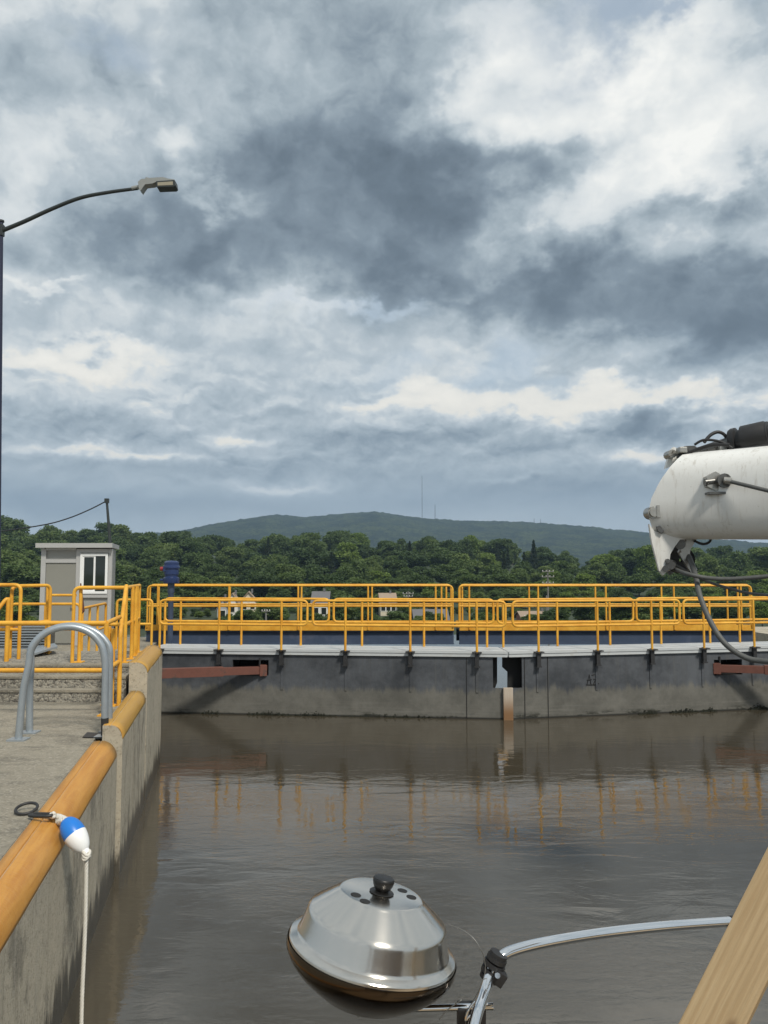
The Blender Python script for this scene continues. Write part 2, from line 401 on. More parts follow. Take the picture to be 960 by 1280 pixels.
def fn_gate(q, b, out):
    p = pos(q); x, y, z = q.sep(p)
    big = q.smooth(q.noise(p, 1.1, 9, .72)['Fac'], .3, .7); mid = q.noise(p, 6, 7, .75)['Fac']
    st = q.noise(q.vm('MULTIPLY', p, (5, 1, .16)), 2.0, 7, .68)['Fac']
    up = q.mix(big, (.030, .034, .040), (.092, .100, .112))
    up = q.mix(q.m('MULTIPLY', q.smooth(st, .5, .7), .5), up, (.025, .026, .027))
    lo = q.mix(big, (.088, .085, .072), (.160, .153, .130))
    lo = q.mix(q.m('MULTIPLY', q.smooth(mid, .5, .75), .4), lo, (.065, .062, .052))
    lvl = q.m('ADD', .62, q.m('MULTIPLY', q.m('SUBTRACT', q.noise(q.vm('MULTIPLY', p, (4, 4, .4)), 1.2, 6, .7)['Fac'], .5), .6))
    col = q.mix(q.m('MULTIPLY', q.smooth(q.m('SUBTRACT', z, lvl), .06, -.10), .85), up, lo)
    band = q.noise(q.vm('MULTIPLY', p, (.25, .25, 6)), 3, 5, .6)['Fac']
    col = q.mix(q.m('MULTIPLY', q.smooth(band, .5, .7), q.m('MULTIPLY', q.smooth(z, .5, .1), .45)), col, (.17, .165, .145))
    col = q.mix(q.m('MULTIPLY', q.smooth(st, .54, .70), q.m('MULTIPLY', q.smooth(z, .2, .9), .35)), col, (.15, .155, .155))
    alg = q.noise(q.vm('MULTIPLY', p, (1.0, 1.0, 2.5)), 1.7, 9, .75)['Fac']
    k = q.m('MULTIPLY', q.smooth(alg, .50, .60), q.smooth(q.m('ADD', z, q.m('MULTIPLY', mid, .12)), .22, .10))
    col = q.mix(k, col, (.014, .015, .009))
    wetl = q.smooth(z, .05, .01)
    col = q.mix(wetl, col, (.012, .012, .010))
    q.l.new(col, b.inputs['Base Color']); b.inputs['Roughness'].default_value = .6
    bump(q, b, q.m('ADD', mid, q.m('MULTIPLY', big, .6)), .25, .012)
M['gate'] = mat('weathered gate steel', fn_gate)
def fn_timber(q, b, out):
    p = pos(q); g = q.noise(q.vm('MULTIPLY', p, (30, 30, 1.2)), 2, 6, .6)['Fac']
    col = q.mix(g, (.34, .27, .20), (.55, .48, .40)); col = q.mix(q.smooth(q.sep(p)[2], .6, .1), col, (.20, .105, .045))
    q.l.new(col, b.inputs['Base Color']); b.inputs['Roughness'].default_value = .7; bump(q, b, g, .3, .006)
M['mitre'] = mat('worn mitre timber', fn_timber)
def fn_plank(q, b, out):
    tc = q.node('ShaderNodeTexCoord').outputs['Object']
    p = q.vm('MULTIPLY', tc, (9, 9, .8))
    wv = q.node('ShaderNodeTexWave', wave_type='BANDS', bands_direction='X')
    q.l.new(p, wv.inputs['Vector']); wv.inputs['Scale'].default_value = 2.3; wv.inputs['Distortion'].default_value = 11; wv.inputs['Detail'].default_value = 4; wv.inputs['Detail Scale'].default_value = .9
    fine = q.noise(q.vm('MULTIPLY', tc, (170, 170, 5)), 1, 5, .7)['Fac']; big = q.noise(tc, 3.5, 5, .6)['Fac']
    col = q.mix(q.m('MULTIPLY', q.smooth(wv.outputs['Fac'], .1, .9), .30), (.40, .295, .165), (.30, .20, .095))
    col = q.mix(q.smooth(fine, .35, .7), q.mix(.5, col, (.25, .16, .07)), col)
    vo = q.node('ShaderNodeTexVoronoi'); q.l.new(q.vm('MULTIPLY', tc, (1, 1, .45)), vo.inputs['Vector']); vo.inputs['Scale'].default_value = 9
    kn = q.smooth(vo.outputs['Distance'], .14, .05)
    col = q.mix(q.m('MULTIPLY', kn, .8), col, (.13, .07, .03))
    col = q.mix(q.m('MULTIPLY', q.smooth(big, .55, .75), .4), col, (.30, .24, .15))
    q.l.new(col, b.inputs['Base Color']); b.inputs['Roughness'].default_value = .7; bump(q, b, q.m('ADD', fine, wv.outputs['Fac']), .3, .002)
M['plank'] = mat('new lumber', fn_plank)
def fn_boom(q, b, out):
    p = pos(q); z = q.sep(p)[2]
    a = q.noise(p, 3.5, 7, .65)['Fac']; st = q.noise(q.vm('MULTIPLY', p, (14, 14, 2.0)), 1.6, 6, .7)['Fac']; sp = q.noise(p, 22, 5, .75)['Fac']
    col = q.mix(a, (.66, .66, .63), (.80, .80, .78))
    col = q.mix(q.m('MULTIPLY', q.smooth(st, .52, .70), .45), col, (.38, .34, .28))
    col = q.mix(q.smooth(sp, .67, .71), col, (.16, .13, .10)); scx = q.noise(q.vm('MULTIPLY', q.vm('ADD', p, (4, 4, 4)), (2, 2, 9)), 3, 9, .8)['Fac']; col = q.mix(q.m('MULTIPLY', q.smooth(scx, .62, .68), .7), col, (.30, .26, .21))
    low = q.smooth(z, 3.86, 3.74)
    col = q.mix(q.m('MULTIPLY', low, .35), col, (.42, .41, .38))  # shading of the boom's lower half, put into the paint colour
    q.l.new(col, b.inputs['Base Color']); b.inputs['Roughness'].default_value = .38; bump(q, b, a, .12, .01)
M['boom'] = mat('scuffed white enamel', fn_boom)
M['greymetal'] = simple('greasy steel', (.13, .13, .125), .38, .7, .5, 18, .25, dirt=(.04, .035, .03))
M['hub'] = simple('worn bright steel', (.40, .39, .36), .35, .7, .4, 25, .2, dirt=(.10, .08, .06))
def fn_steel(rough, tint, brushed):
    def fn(q, b, out):
        tc = q.node('ShaderNodeTexCoord').outputs['Object']; x, y, z = q.sep(tc)
        b.inputs['Base Color'].default_value = (*tint, 1); b.inputs['Metallic'].default_value = 1
        a = q.noise(tc, 9, 6, .6)['Fac']
        q.l.new(q.m('ADD', rough-.03, q.m('MULTIPLY', a, .07)), b.inputs['Roughness'])
        if brushed:
            rad = q.m('SQRT', q.m('ADD', q.m('MULTIPLY', x, x), q.m('MULTIPLY', y, y)))
            rings = q.noise(q.xyz(q.m('MULTIPLY', rad, 260), q.m('MULTIPLY', z, 420), q.m('MULTIPLY', q.m('ARCTAN2', y, x), .6)), 1, 4, .6)['Fac']
            smu = q.smooth(q.noise(tc, 14, 7, .75)['Fac'], .62, .80)
            q.l.new(q.mix(q.m('MULTIPLY', smu, .4), tint, (.33, .27, .20)), b.inputs['Base Color'])
            tg = q.node('ShaderNodeTangent', direction_type='RADIAL', axis='Z'); q.l.new(tg.outputs[0], b.inputs['Tangent']); b.inputs['Anisotropic'].default_value = .72; b.inputs['Anisotropic Rotation'].default_value = .25
            dent = q.noise(tc, 6, 2, .5)['Fac']
            bump(q, b, q.m('ADD', q.m('MULTIPLY', rings, .12), dent), .12, .006)
    return fn
M['steel'] = mat('brushed stainless', fn_steel(.19, (.66, .625, .57), True))
M['bowl'] = mat('heat tinted stainless', fn_steel(.16, (.085, .066, .048), True))
M['chrome'] = mat('polished stainless tube', fn_steel(.07, (.78, .79, .80), False))
def fn_glass(q, b, out):
    p = pos(q)
    b.inputs['Base Color'].default_value = (.018, .024, .020, 1); b.inputs['Roughness'].default_value = .04
    b.inputs['Specular IOR Level'].default_value = .6
M['pane'] = mat('dark window glass', fn_glass)
M['booth'] = simple('grey sheet metal', (.31, .31, .29), .55, .1, .15, 2, .06)
M['boothdoor'] = simple('olive grey door paint', (.23, .228, .20), .6, 0, .12, 2, .05)
M['boothtrim'] = simple('pale grey trim', (.42, .42, .41), .5, .1, .15, 3, .05)
M['pole'] = simple('blue black pole paint', (.014, .018, .045), .35, 0, .15)
M['arm'] = simple('dark bronze arm', (.035, .042, .042), .45, .3, .2)
M['lamphead'] = simple('grey cast luminaire', (.26, .27, .26), .5, .2, .15)
M['lens'] = simple('yellowed lens', (.30, .27, .20), .3, 0, .15)
M['utility'] = simple('weathered pole timber', (.17, .165, .15), .8, 0, .2)
M['mast'] = simple('far mast steel', (.16, .17, .18), .6, .2, .1)
M['slat'] = simple('dark grating', (.11, .11, .10), .6, .2, .3)
M['cabin'] = simple('dark varnished cabin', (.11, .062, .032), .4, 0, .3, 3)
M['deck'] = simple('tan boat deck', (.30, .215, .12), .6, 0, .3, 4)

# ------------------------------------------------------------------ water
def fn_water(deep):
    def fn(q, b, out):
        p = pos(q); x, y, z = q.sep(p)
        calm = q.noise(q.vm('MULTIPLY', p, (.22, .42, 1)), 1.0, 4, .55, .6)['Fac']
        n1 = q.noise(q.vm('MULTIPLY', p, (.8, 2.3, 1)), 1.5, 4, .55, .5)['Fac']
        n2 = q.noise(q.vm('MULTIPLY', p, (1.0, 2.1, 1)), 6.5, 5, .62, .8)['Fac']
        n3 = q.noise(q.vm('MULTIPLY', p, (1.0, 1.7, 1)), 24, 3, .6)['Fac']
        amp = q.smooth(calm, .45, .55, .22, 2.3)
        near = q.smooth(y, 11.0, 6.0, .15, 1.0)
        h = q.m('ADD', q.m('MULTIPLY', n1, .0062), q.m('MULTIPLY', q.m('MULTIPLY', q.m('ADD', q.m('MULTIPLY', n2, .0020), q.m('MULTIPLY', n3, .00060)), amp), near))
        sil = q.noise(q.vm('MULTIPLY', p, (.35, .8, 1)), 1.1, 5, .6)['Fac']
        col = q.mix(sil, (.048, .040, .026), (.068, .057, .040))
        q.l.new(col if not deep else q.mix(.5, col, (.12, .12, .10)), b.inputs['Base Color'])
        b.inputs['Roughness'].default_value = .035; b.inputs['IOR'].default_value = 1.85
        bump(q, b, h, 1.0, 1.0 if not deep else .6)
    return fn
M['water'] = mat('silty canal water', fn_water(False))
M['lowwater'] = mat('lower pool water', fn_water(True))
def WX(y): return -1.15 - .201*y                    # left lock wall face
AX = Vector((-.201, 1, 0)).normalized(); PERP = Vector((-AX.y, AX.x, 0))   # along the wall / away from the water (left)
GL = (-5.3, 17.57); GC = (2.67, 16.80); GR = (10.6, 18.38)   # gate line: left quoin, mitre, right quoin
struct(MB().poly([(WX(-60)-.3, -60, 0), (WX(13.1)-.05, 13.1, 0), (WX(13.1)-2.6, 13.2, 0), (-6.6, 17.9, 0), (GL[0], GL[1]+.05, 0), (GC[0], GC[1]+.06, 0), (GR[0], GR[1]+.05, 0),
                  (11.9, 18.4, 0), (26, -60, 0)]).build('canal_water', M['water'], origin=(0, 0, 0)))
struct(MB().poly([(-70, 19.5, -6.0), (-70, 108, -6.0), (90, 108, -6.0), (90, 19.5, -6.0)]).build('lower_river_water', M['lowwater'], origin=(0, 60, -6)))

# ------------------------------------------------------------------ terrain and hills
def interp(tab, x):
    if x <= tab[0][0]: return tab[0][1]
    for (a, u), (b, v) in zip(tab, tab[1:]):
        if x <= b: t = (x-a)/(b-a); return u + (v-u)*t
    return tab[-1][1]
GZ = [(-5000, -7.4), (106, -7.4), (116, -7.2), (180, -7.2), (250, -6.6), (330, -2), (450, 9), (620, 13), (900, 6), (1300, -2), (6000, -2)]
def ground_z(x, y):
    px = 480 + F*x/max(y, 60); k = interp([(-200, 1.25), (60, 1.2), (300, .95), (600, .85), (690, .52), (1200, .5)], px)
    return -7.2 + (interp(GZ, y)+7.2)*(k if 150 < y < 1400 else 1) + (1.2*mnoise.noise((x*.02, y*.02, 0)) if y > 170 else 0)
def grid_mesh(xs, ys, fz):
    mb = MB(); rows = [[mb.bm.verts.new((x, y, fz(x, y))) for x in xs] for y in ys]
    for a, b in zip(rows, rows[1:]):
        for k in range(len(xs)-1): mb.face([a[k], a[k+1], b[k+1], b[k]])
    return mb
def fn_grass(q, b, out):
    p = pos(q); a = q.noise(p, .05, 8, .65)['Fac']; c = q.noise(p, 1.5, 5, .7)['Fac']
    col = q.mix(a, (.045, .065, .022), (.10, .105, .045)); col = q.mix(q.smooth(q.sep(p)[1], 108, 122), col, (.028, .042, .016)); col = q.mix(q.m('MULTIPLY', c, .4), col, (.03, .045, .015))
    q.l.new(col, b.inputs['Base Color']); b.inputs['Roughness'].default_value = .95
M['grass'] = mat('valley grass', fn_grass)
ysT = [-1200, -600, -300, -100, 0, 40, 80, 104, 110, 118, 140, 180, 215, 250, 290, 330, 370, 410, 450, 520, 620, 760, 900, 1100, 1300, 2000, 3200, 4480]
xsT = [-4100, -2500, -1200, -700, -450] + [-360+24*i for i in range(31)] + [450, 700, 1200, 2500, 4100]
struct(grid_mesh(xsT, ysT, ground_z).build('ground', M['grass'], origin=(0, 0, -7), smooth=180))
RIDGE = [(-900, 690), (-300, 680), (0, 674), (180, 670), (245, 665), (290, 655), (350, 645), (385, 648), (430, 644), (470, 641.5), (520, 649), (560, 652), (640, 654), (700, 658), (740, 662), (790, 667), (840, 673), (900, 679), (960, 682), (1100, 690), (1700, 700)]
DH = 3000.0
def hill_z(x, y):
    px = 480 + F*x/DH
    top = HC + (710-interp(RIDGE, px) )*DH/F
    sh = 1 - abs(y-DH)/1500.0
    s = max(0, sh); s = s*s*(3-2*s)
    c = mnoise.noise((x*.0028, y*.0022, 3))*26*s*(1-s)*2.2 + mnoise.noise((x*.02, y*.02, 0))*5.0 + mnoise.noise((x*.07, y*.07, 7))*5.5
    return -8 + (top+8)*s + c*min(1, s*4)
xsH = [-2600+11*i for i in range(474)]; ysH = [1560, 1700, 1850, 2000] + [2050+32*i for i in range(32)] + [3100, 3300, 3700, 4450]
def fn_forest(q, b, out):
    p = pos(q); a = q.noise(p, .012, 8, .65)['Fac']; c = q.noise(p, .11, 6, .7)['Fac']
    col = q.mix(q.smooth(a, .38, .62), (.022, .036, .020), (.070, .092, .036)); col = q.mix(q.smooth(c, .45, .62), col, (.012, .02, .012))
    q.l.new(col, b.inputs['Base Color']); b.inputs['Roughness'].default_value = 1; b.inputs['Specular IOR Level'].default_value = .1
    bump(q, b, c, 1, 12)
M['forest'] = mat('far forest canopy', fn_forest)
struct(grid_mesh(xsH, ysH, hill_z).build('hills', M['forest'], origin=(0, DH, 0), smooth=180))
# the haze of the valley air
mh = bpy.data.materials.new('valley air'); mh.use_nodes = True; mh.node_tree.nodes.clear(); qh = NT(mh.node_tree)
oh = qh.node('ShaderNodeOutputMaterial'); pv = qh.node('ShaderNodeVolumePrincipled')
pv.inputs['Color'].default_value = (.50, .72, 1.0, 1); pv.inputs['Density'].default_value = .00013; pv.inputs['Anisotropy'].default_value = 0.0
qh.l.new(pv.outputs[0], oh.inputs['Volume'])
hz = MB().box((0, 1650, 205), (8400, 5800, 430)).build('haze', mh); hz['kind'] = 'stuff'

# ------------------------------------------------------------------ lock wall, apron, steps
def wall_section(y0, y1, zl, zt, wid, proud, label, flat=.08):
    root = thing('lock_wall', (WX(y0), y0, 0), label, 'lock wall')
    rr = wid - flat; r_ = min(rr, zt-zl)
    arc = [(rr - rr*math.cos(k*math.pi/2/10), zl + (zt-zl)*math.sin(k*math.pi/2/10)) for k in range(11)] + [(rr+.006, zt-.009), (rr+.012, zt-.009), (rr+.018, zt), (wid, zt)]
    def P3(pt, t): return Vector((WX(t), t, 0)) + PERP*(pt[0]-proud) + Vector((0, 0, pt[1]))
    body = [(0, -6.5)] + [(s+.006, z-.004) for s, z in arc]
    body[1] = (0, zl-.004)
    body.append((wid, -6.5))
    mb = MB(); ts = [y0, y1]
    rows = [[mb.bm.verts.new(P3(p, t)) for p in body] for t in ts]
    n = len(body)
    for k in range(n): mb.face([rows[0][k], rows[0][(k+1) % n], rows[1][(k+1) % n], rows[1][k]])
    mb.face(rows[0][::-1]); mb.face(rows[1])
    mb.build('wall_body', M['wall'], root)
    mc = MB(); nseg = max(4, int((y1-y0)/.25)); ts = [y0+.015 + (y1-y0-.03)*i/nseg for i in range(nseg+1)]
    def C3(pt, t):
        j = .004*mnoise.noise((pt[0]*9, t*2.1, pt[1]*9))
        return P3((pt[0]-j*1.2, pt[1]+j), t)
    mc.sweep(arc, C3, ts)
    mc.build('coping', M['coping'], root, smooth=28, solid=.006)
    return root
wall_section(-24, 8.28, 1.26, 1.43, .235, 0, 'long near lock wall with wide worn orange yellow coping, float hanging on it')
wall_section(8.33, 10.66, 1.42, 1.575, .20, .045, 'short middle lock wall block with ochre coping, beside the bottom step')
wall_section(10.70, 13.1, 1.80, 1.95, .235, .05, 'tallest lock wall block with ochre coping next to the gate')
def sidept(y, s, z): return Vector((WX(y), y, z)) + PERP*s
# ground slab on the left bank
apron = MB().prism([sidept(-24, .242, -6.5), sidept(10.62, .242, -6.5), (-26, 10.62, -6.5), (-26, -24, -6.5)], (0, 0, 7.93))
struct(apron.build('lock_apron', M['apron'], origin=(-8, 0, 0)))
rear = MB().prism([sidept(13.1, .4, -6.5), (-6.5, 17.2, -6.5), (-5.5, 17.75, -6.5), (-6.2, 21.8, -6.5), (-26, 21.8, -6.5), (-26, 13.2, -6.5), sidept(13.2, 2.4, -6.5)], (0, 0, 7.80))
struct(rear.build('lock_bank', M['apron'], origin=(-12, 17, 0)))
plat = thing('raised_platform', (-6, 11, 1.43), 'raised concrete platform with three rough steps beside the yellow railings', 'platform')
e = .25
MB().prism([sidept(10.63, e, -6), sidept(10.86, e, -6), (-26, 10.86, -6), (-26, 10.63, -6)], (0, 0, 7.585)).build('step', M['step'], plat)
MB().prism([sidept(10.863, e, -6), sidept(11.26, e, -6), (-26, 11.26, -6), (-26, 10.863, -6)], (0, 0, 7.735)).build('step', M['step'], plat)
MB().prism([sidept(11.263, e, -6), sidept(13.1, e, -6), (-26, 13.17, -6), (-26, 11.263, -6)], (0, 0, 7.85)).build('platform_slab', M['step'], plat)
for yy, zz in ((10.63, 1.585), (10.863, 1.735), (11.263, 1.85)):      # smooth troweled nosings
    MB().prism([sidept(yy-.012, e+.004, zz+.004), sidept(yy+.16, e+.004, zz+.004), (-26, yy+.16, zz+.004), (-26, yy-.012, zz+.004)], (0, 0, -.03)).build('nosing', M['apron'], plat)
# right bank, just outside the frame
rw = MB().prism([(20.5, -60, -6.5), (11.6, 15.2, -6.5), (12.6, 15.4, -6.5), (12.2, 18.6, -6.5), (10.75, 18.5, -6.5), (10.4, 24, -6.5), (40, 24, -6.5), (40, -60, -6.5)], (0, 0, 7.93))
tag(rw.build('lock_wall', M['wall'], origin=(14, 0, 0)), 'concrete lock wall on the far right side past the crane boom', 'lock wall')

# ------------------------------------------------------------------ gate leaves
def leaf(p0, p1, label, holes, near_posts, back_posts, near_secs, back_secs, seams, flip):
    """p0: quoin end, p1: mitre end (front face line)"""
    P0 = Vector((*p0, 0)); P1 = Vector((*p1, 0)); dv = (P1-P0); L = dv.length; dv.normalize()
    back = Vector((-dv.y, dv.x, 0))
    if back.y < 0: back = -back
    root = thing('lock_gate_leaf', P0, label, 'lock gate')
    def W(u, s, z): return P0 + dv*u + back*s + Vector((0, 0, z))
    def U(px): return (on_line(px, p0, p1, 830) - P0).dot(dv)
    ZT = 1.33
    # face plate with rectangular openings
    hs = [(min(U(a), U(b)), max(U(a), U(b)), z0, z1) for a, b, z0, z1 in holes]
    us = sorted({0, L} | {h[0] for h in hs} | {h[1] for h in hs}); us = [u for u in us if -1e-6 <= u <= L+1e-6]
    zs = sorted({-6, ZT} | {h[2] for h in hs} | {h[3] for h in hs})
    us[-1] = L
    mb = MB()
    for a, b in zip(us, us[1:]):
        for c, d in zip(zs, zs[1:]):
            cu, cz = (a+b)/2, (c+d)/2
            if any(h[0] < cu < h[1] and h[2] < cz < h[3] for h in hs): continue
            mb.poly([W(a, 0, c), W(b, 0, c), W(b, 0, d), W(a, 0, d)])
    bmesh.ops.remove_doubles(mb.bm, verts=mb.bm.verts[:], dist=1e-5)
    fp = mb.build('face_plate', M['gate'], root, solid=0)
    md = fp.modifiers.new('thickness', 'SOLIDIFY'); md.thickness = .035; md.offset = 0
    # recess boxes behind the strut pockets
    for i, h in enumerate(hs):
        if h[1]-h[0] > .4 and (h[0] > .3 and h[1] < L-.4):
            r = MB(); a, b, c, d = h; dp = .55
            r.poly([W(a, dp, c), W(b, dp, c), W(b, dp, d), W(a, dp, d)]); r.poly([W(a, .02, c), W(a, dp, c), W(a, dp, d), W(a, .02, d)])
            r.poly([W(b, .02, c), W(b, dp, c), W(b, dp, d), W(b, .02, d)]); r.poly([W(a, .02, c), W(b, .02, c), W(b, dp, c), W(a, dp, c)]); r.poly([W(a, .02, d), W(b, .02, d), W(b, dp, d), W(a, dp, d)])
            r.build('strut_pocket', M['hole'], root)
    # rear plate so the leaf has depth
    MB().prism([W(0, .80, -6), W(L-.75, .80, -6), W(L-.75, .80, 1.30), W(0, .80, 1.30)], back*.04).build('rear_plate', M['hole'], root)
    # walkway with pale channel along its front edge
    wk = MB()
    wk.prism([W(0, -.05, 1.335), W(L, -.05, 1.335), W(L-.16, .95, 1.335), W(0, .95, 1.335)], (0, 0, .105))
    wk.build('walkway', M['lip'], root)
    ch = MB()
    ch.prism([W(0, -.075, 1.395), W(L-.01, -.075, 1.395), W(L-.01, -.053, 1.395), W(0, -.053, 1.395)], (0, 0, .056))
    ch.prism([W(0, -.066, 1.325), W(L-.01, -.066, 1.325), W(L-.01, -.053, 1.325), W(0, -.053, 1.325)], (0, 0, .052))
    ch.build('edge_channel', M['lip'], root)
    ZD = 1.45
    def section(uA, uB, s, posts, base, ztop, zmid):
        loop = fillet([W(uA, s, ztop), W(uB, s, ztop), W(uB, s, zmid), W(uA, s, zmid)], .11, closed=True)
        rail = MB().tube(loop, .027, 8, closed=True).build('guard_rail', M['yellow'], root, smooth=60)
        for u in posts:
            if not (min(uA, uB)-.05 <= u <= max(uA, uB)+.05): continue
            MB().tube([W(u, s+.055*(1 if s > .5 else -1)*0, base), W(u, s, ztop-.01)], .027, 8).build('rail_post', M['yellow'], rail, smooth=60)
    for s, secs, posts, sgn in ((-.115, near_secs, near_posts, 0), (.86, back_secs, back_posts, 1)):
        q0 = (P0 + back*s)[:2]; q1 = (P1 + back*s)[:2]
        def US(px): return (on_line(px, q0, q1, 790) - P0).dot(dv)
        pu = [US(px) for px in posts]
        for a, b in secs: section(US(a), US(b), s, pu, 1.43 if sgn else 1.40, 2.52, 1.985)
        if not sgn:
            for u in pu:
                bk = MB(); bk.box(W(u, -.10, 1.28), (.085, .075, .30), math.atan2(dv.y, dv.x)); bk.box(W(u, -.115, 1.425), (.20, .16, .022), math.atan2(dv.y, dv.x))
                bk.box(W(u, -.10, 1.115), (.115, .10, .03), math.atan2(dv.y, dv.x))
                bk.build('post_bracket', M['bracket'], root)
                # dirty drip bar under the bracket
                MB().box(W(u, -.028, .83), (.05, .016, .54), math.atan2(dv.y, dv.x)).build('stiffener', M['gate'], root)
    for px in seams:
        MB().box(W(U(px), -.022, -2.3), (.014, .012, 7.2), math.atan2(dv.y, dv.x)).build('weld_seam', M['hole'], root)
    return root, W, U, L, dv, back
lz = lambda y, D=16.85: HC - (y-710)*D/F
leafL = leaf(GL, GC, 'dark steel gate leaf on the left, yellow rails and rusty strut at its left end',
     [(291, 336, .86, 1.20), (616, 640, .66, 1.335)],
     [199.7, 273.7, 351.7, 431.7, 512.8, 596], [205.8, 225.5, 301.7, 376, 452.5, 530, 608.7],
     [(199.7, 384), (391, 632)], [(205.8, 411), (417, 617)], [583], False)
leafR = leaf(GR, GC, 'dark steel gate leaf on the right, black scrawl on its face',
     [(892, 927, .80, 1.15), (632, 652, .66, 1.335)],
     [673, 747, 814.7, 879.8, 942.5, 1000], [629, 696.7, 762.5, 826.3, 887.4, 924.6, 990],
     [(641, 850), (855, 1000)], [(622, 792), (796, 990)], [655, 684], True)
# mitre post, and near-black plates painting the shade of the notch's dark holes
rL, WL, UL, LL, dL, bL = leafL; rR, WR, UR, LR, dR, bR = leafR
tp = on_line(635, (GC[0]-1, GC[1]-.07), (GC[0]+1, GC[1]-.07), 860)
MB().box((tp.x, tp.y, -2.7), (.205, .075, 6.76), 0, bevel=.01).build('mitre_timber', M['mitre'], rR)
def notch(pxs, D): return [at_d(px, py, D) for px, py in pxs]
MB().prism(notch([(609, 819), (621.5, 819), (621.5, 853), (619, 860), (609, 860)], 17.15), (0, .05, 0)).build('notch_dark_plate', M['hole'], rL)
MB().prism(notch([(628, 819), (662, 819), (662, 862), (634.5, 862), (634.5, 840), (628, 834)], 17.15), (0, .05, 0)).build('notch_dark_plate', M['hole'], rR)
# black scrawl on the right leaf
sc = MB()
for pts in ([(733, 853), (736, 841), (738, 853)], [(739, 842), (747, 840), (741, 853), (748, 852)], [(733, 848), (739, 847)], [(741, 847), (747, 846)], [(732, 853.5), (746, 853.5)]):
    pl = []
    for px, py in pts:
        w_ = on_line(px, GR, GC, 845); pl.append(Vector((w_.x, w_.y, HC-(py-710)*w_.y/F)) - bR*.021)
    sc.tube(pl, .011, 5)
sc.build('scrawl', M['hole'], rR)
# struts
def strut(A, B, label):
    A = Vector(A); B = Vector(B); root = thing('gate_strut', A, label, 'strut')
    d = (B-A); L = d.length; d.normalize(); up = Vector((0, 0, 1)); sd_ = d.cross(up).normalized(); up2 = sd_.cross(d)
    Mx = Matrix((( d.x, sd_.x, up2.x, 0), (d.y, sd_.y, up2.y, 0), (d.z, sd_.z, up2.z, 0), (0, 0, 0, 1)))
    mb = MB(); mb.box(None, (L*.72, .16, .20), M=Matrix.Translation(A + d*L*.64) @ Mx, bevel=.008)
    mb.build('beam', M['rust'], root)
    MB().box(None, (L*.28, .13, .165), M=Matrix.Translation(A + d*L*.14) @ Mx, bevel=.006).build('inner_sleeve', M['rust'], root)
    MB().box(None, (.16, .20, .24), M=Matrix.Translation(A - d*.06) @ Mx, bevel=.01).build('hinge_block', M['rust'], root)
    MB().tube([A + Vector((0, -.02, .08)), A + Vector((0, -.02, .27))], .022, 8).build('hinge_pin', M['bracket'], root)
    return root
a = on_line(325, GL, GC, 838); strut((a.x, a.y-.02, .975), (-5.45, 16.2, 1.03), 'long rust red strut from the pocket of the left leaf to the wall')
a = on_line(899, GR, GC, 832); strut((a.x, a.y-.02, .955), (10.75, 16.7, .99), 'short rust red strut at the right edge, under the hanging hose')
# algae tufts along the waterline
alg = MB()
for (xa, xb, n_) in ((250, 275, 14), (310, 360, 60), (360, 420, 40), (420, 560, 40), (798, 820, 40), (838, 872, 50), (876, 894, 40), (936, 960, 60)):
    for _ in range(n_*3):
        px = random.uniform(xa, xb); ln = (GL, GC) if px < 636 else (GR, GC)
        w_ = on_line(px, *ln, 890); h = abs(random.gauss(0, .03)) + .015
        mid_ = 1-abs((px-(xa+xb)/2)/((xb-xa)/2)); h *= .5+1.0*mid_
        alg.box((w_.x+random.uniform(-.02, .02), w_.y-.03-random.random()*.05, h*.4), (1, 1, 1), M=Matrix.Translation((w_.x+random.uniform(-.02, .02), w_.y-.03-random.random()*.04, h*random.random())) @ Matrix.Rotation(random.random()*3, 4, 'Y') @ Matrix.Diagonal((random.uniform(.01, .035), .02, random.uniform(.01, .03), 1)))
algo = alg.build('algae', mat('dark algae', lambda q, b, o: (b.inputs['Base Color'].__setattr__('default_value', (.016, .018, .010, 1)), b.inputs['Roughness'].__setattr__('default_value', .9))))
algo['kind'] = 'stuff'

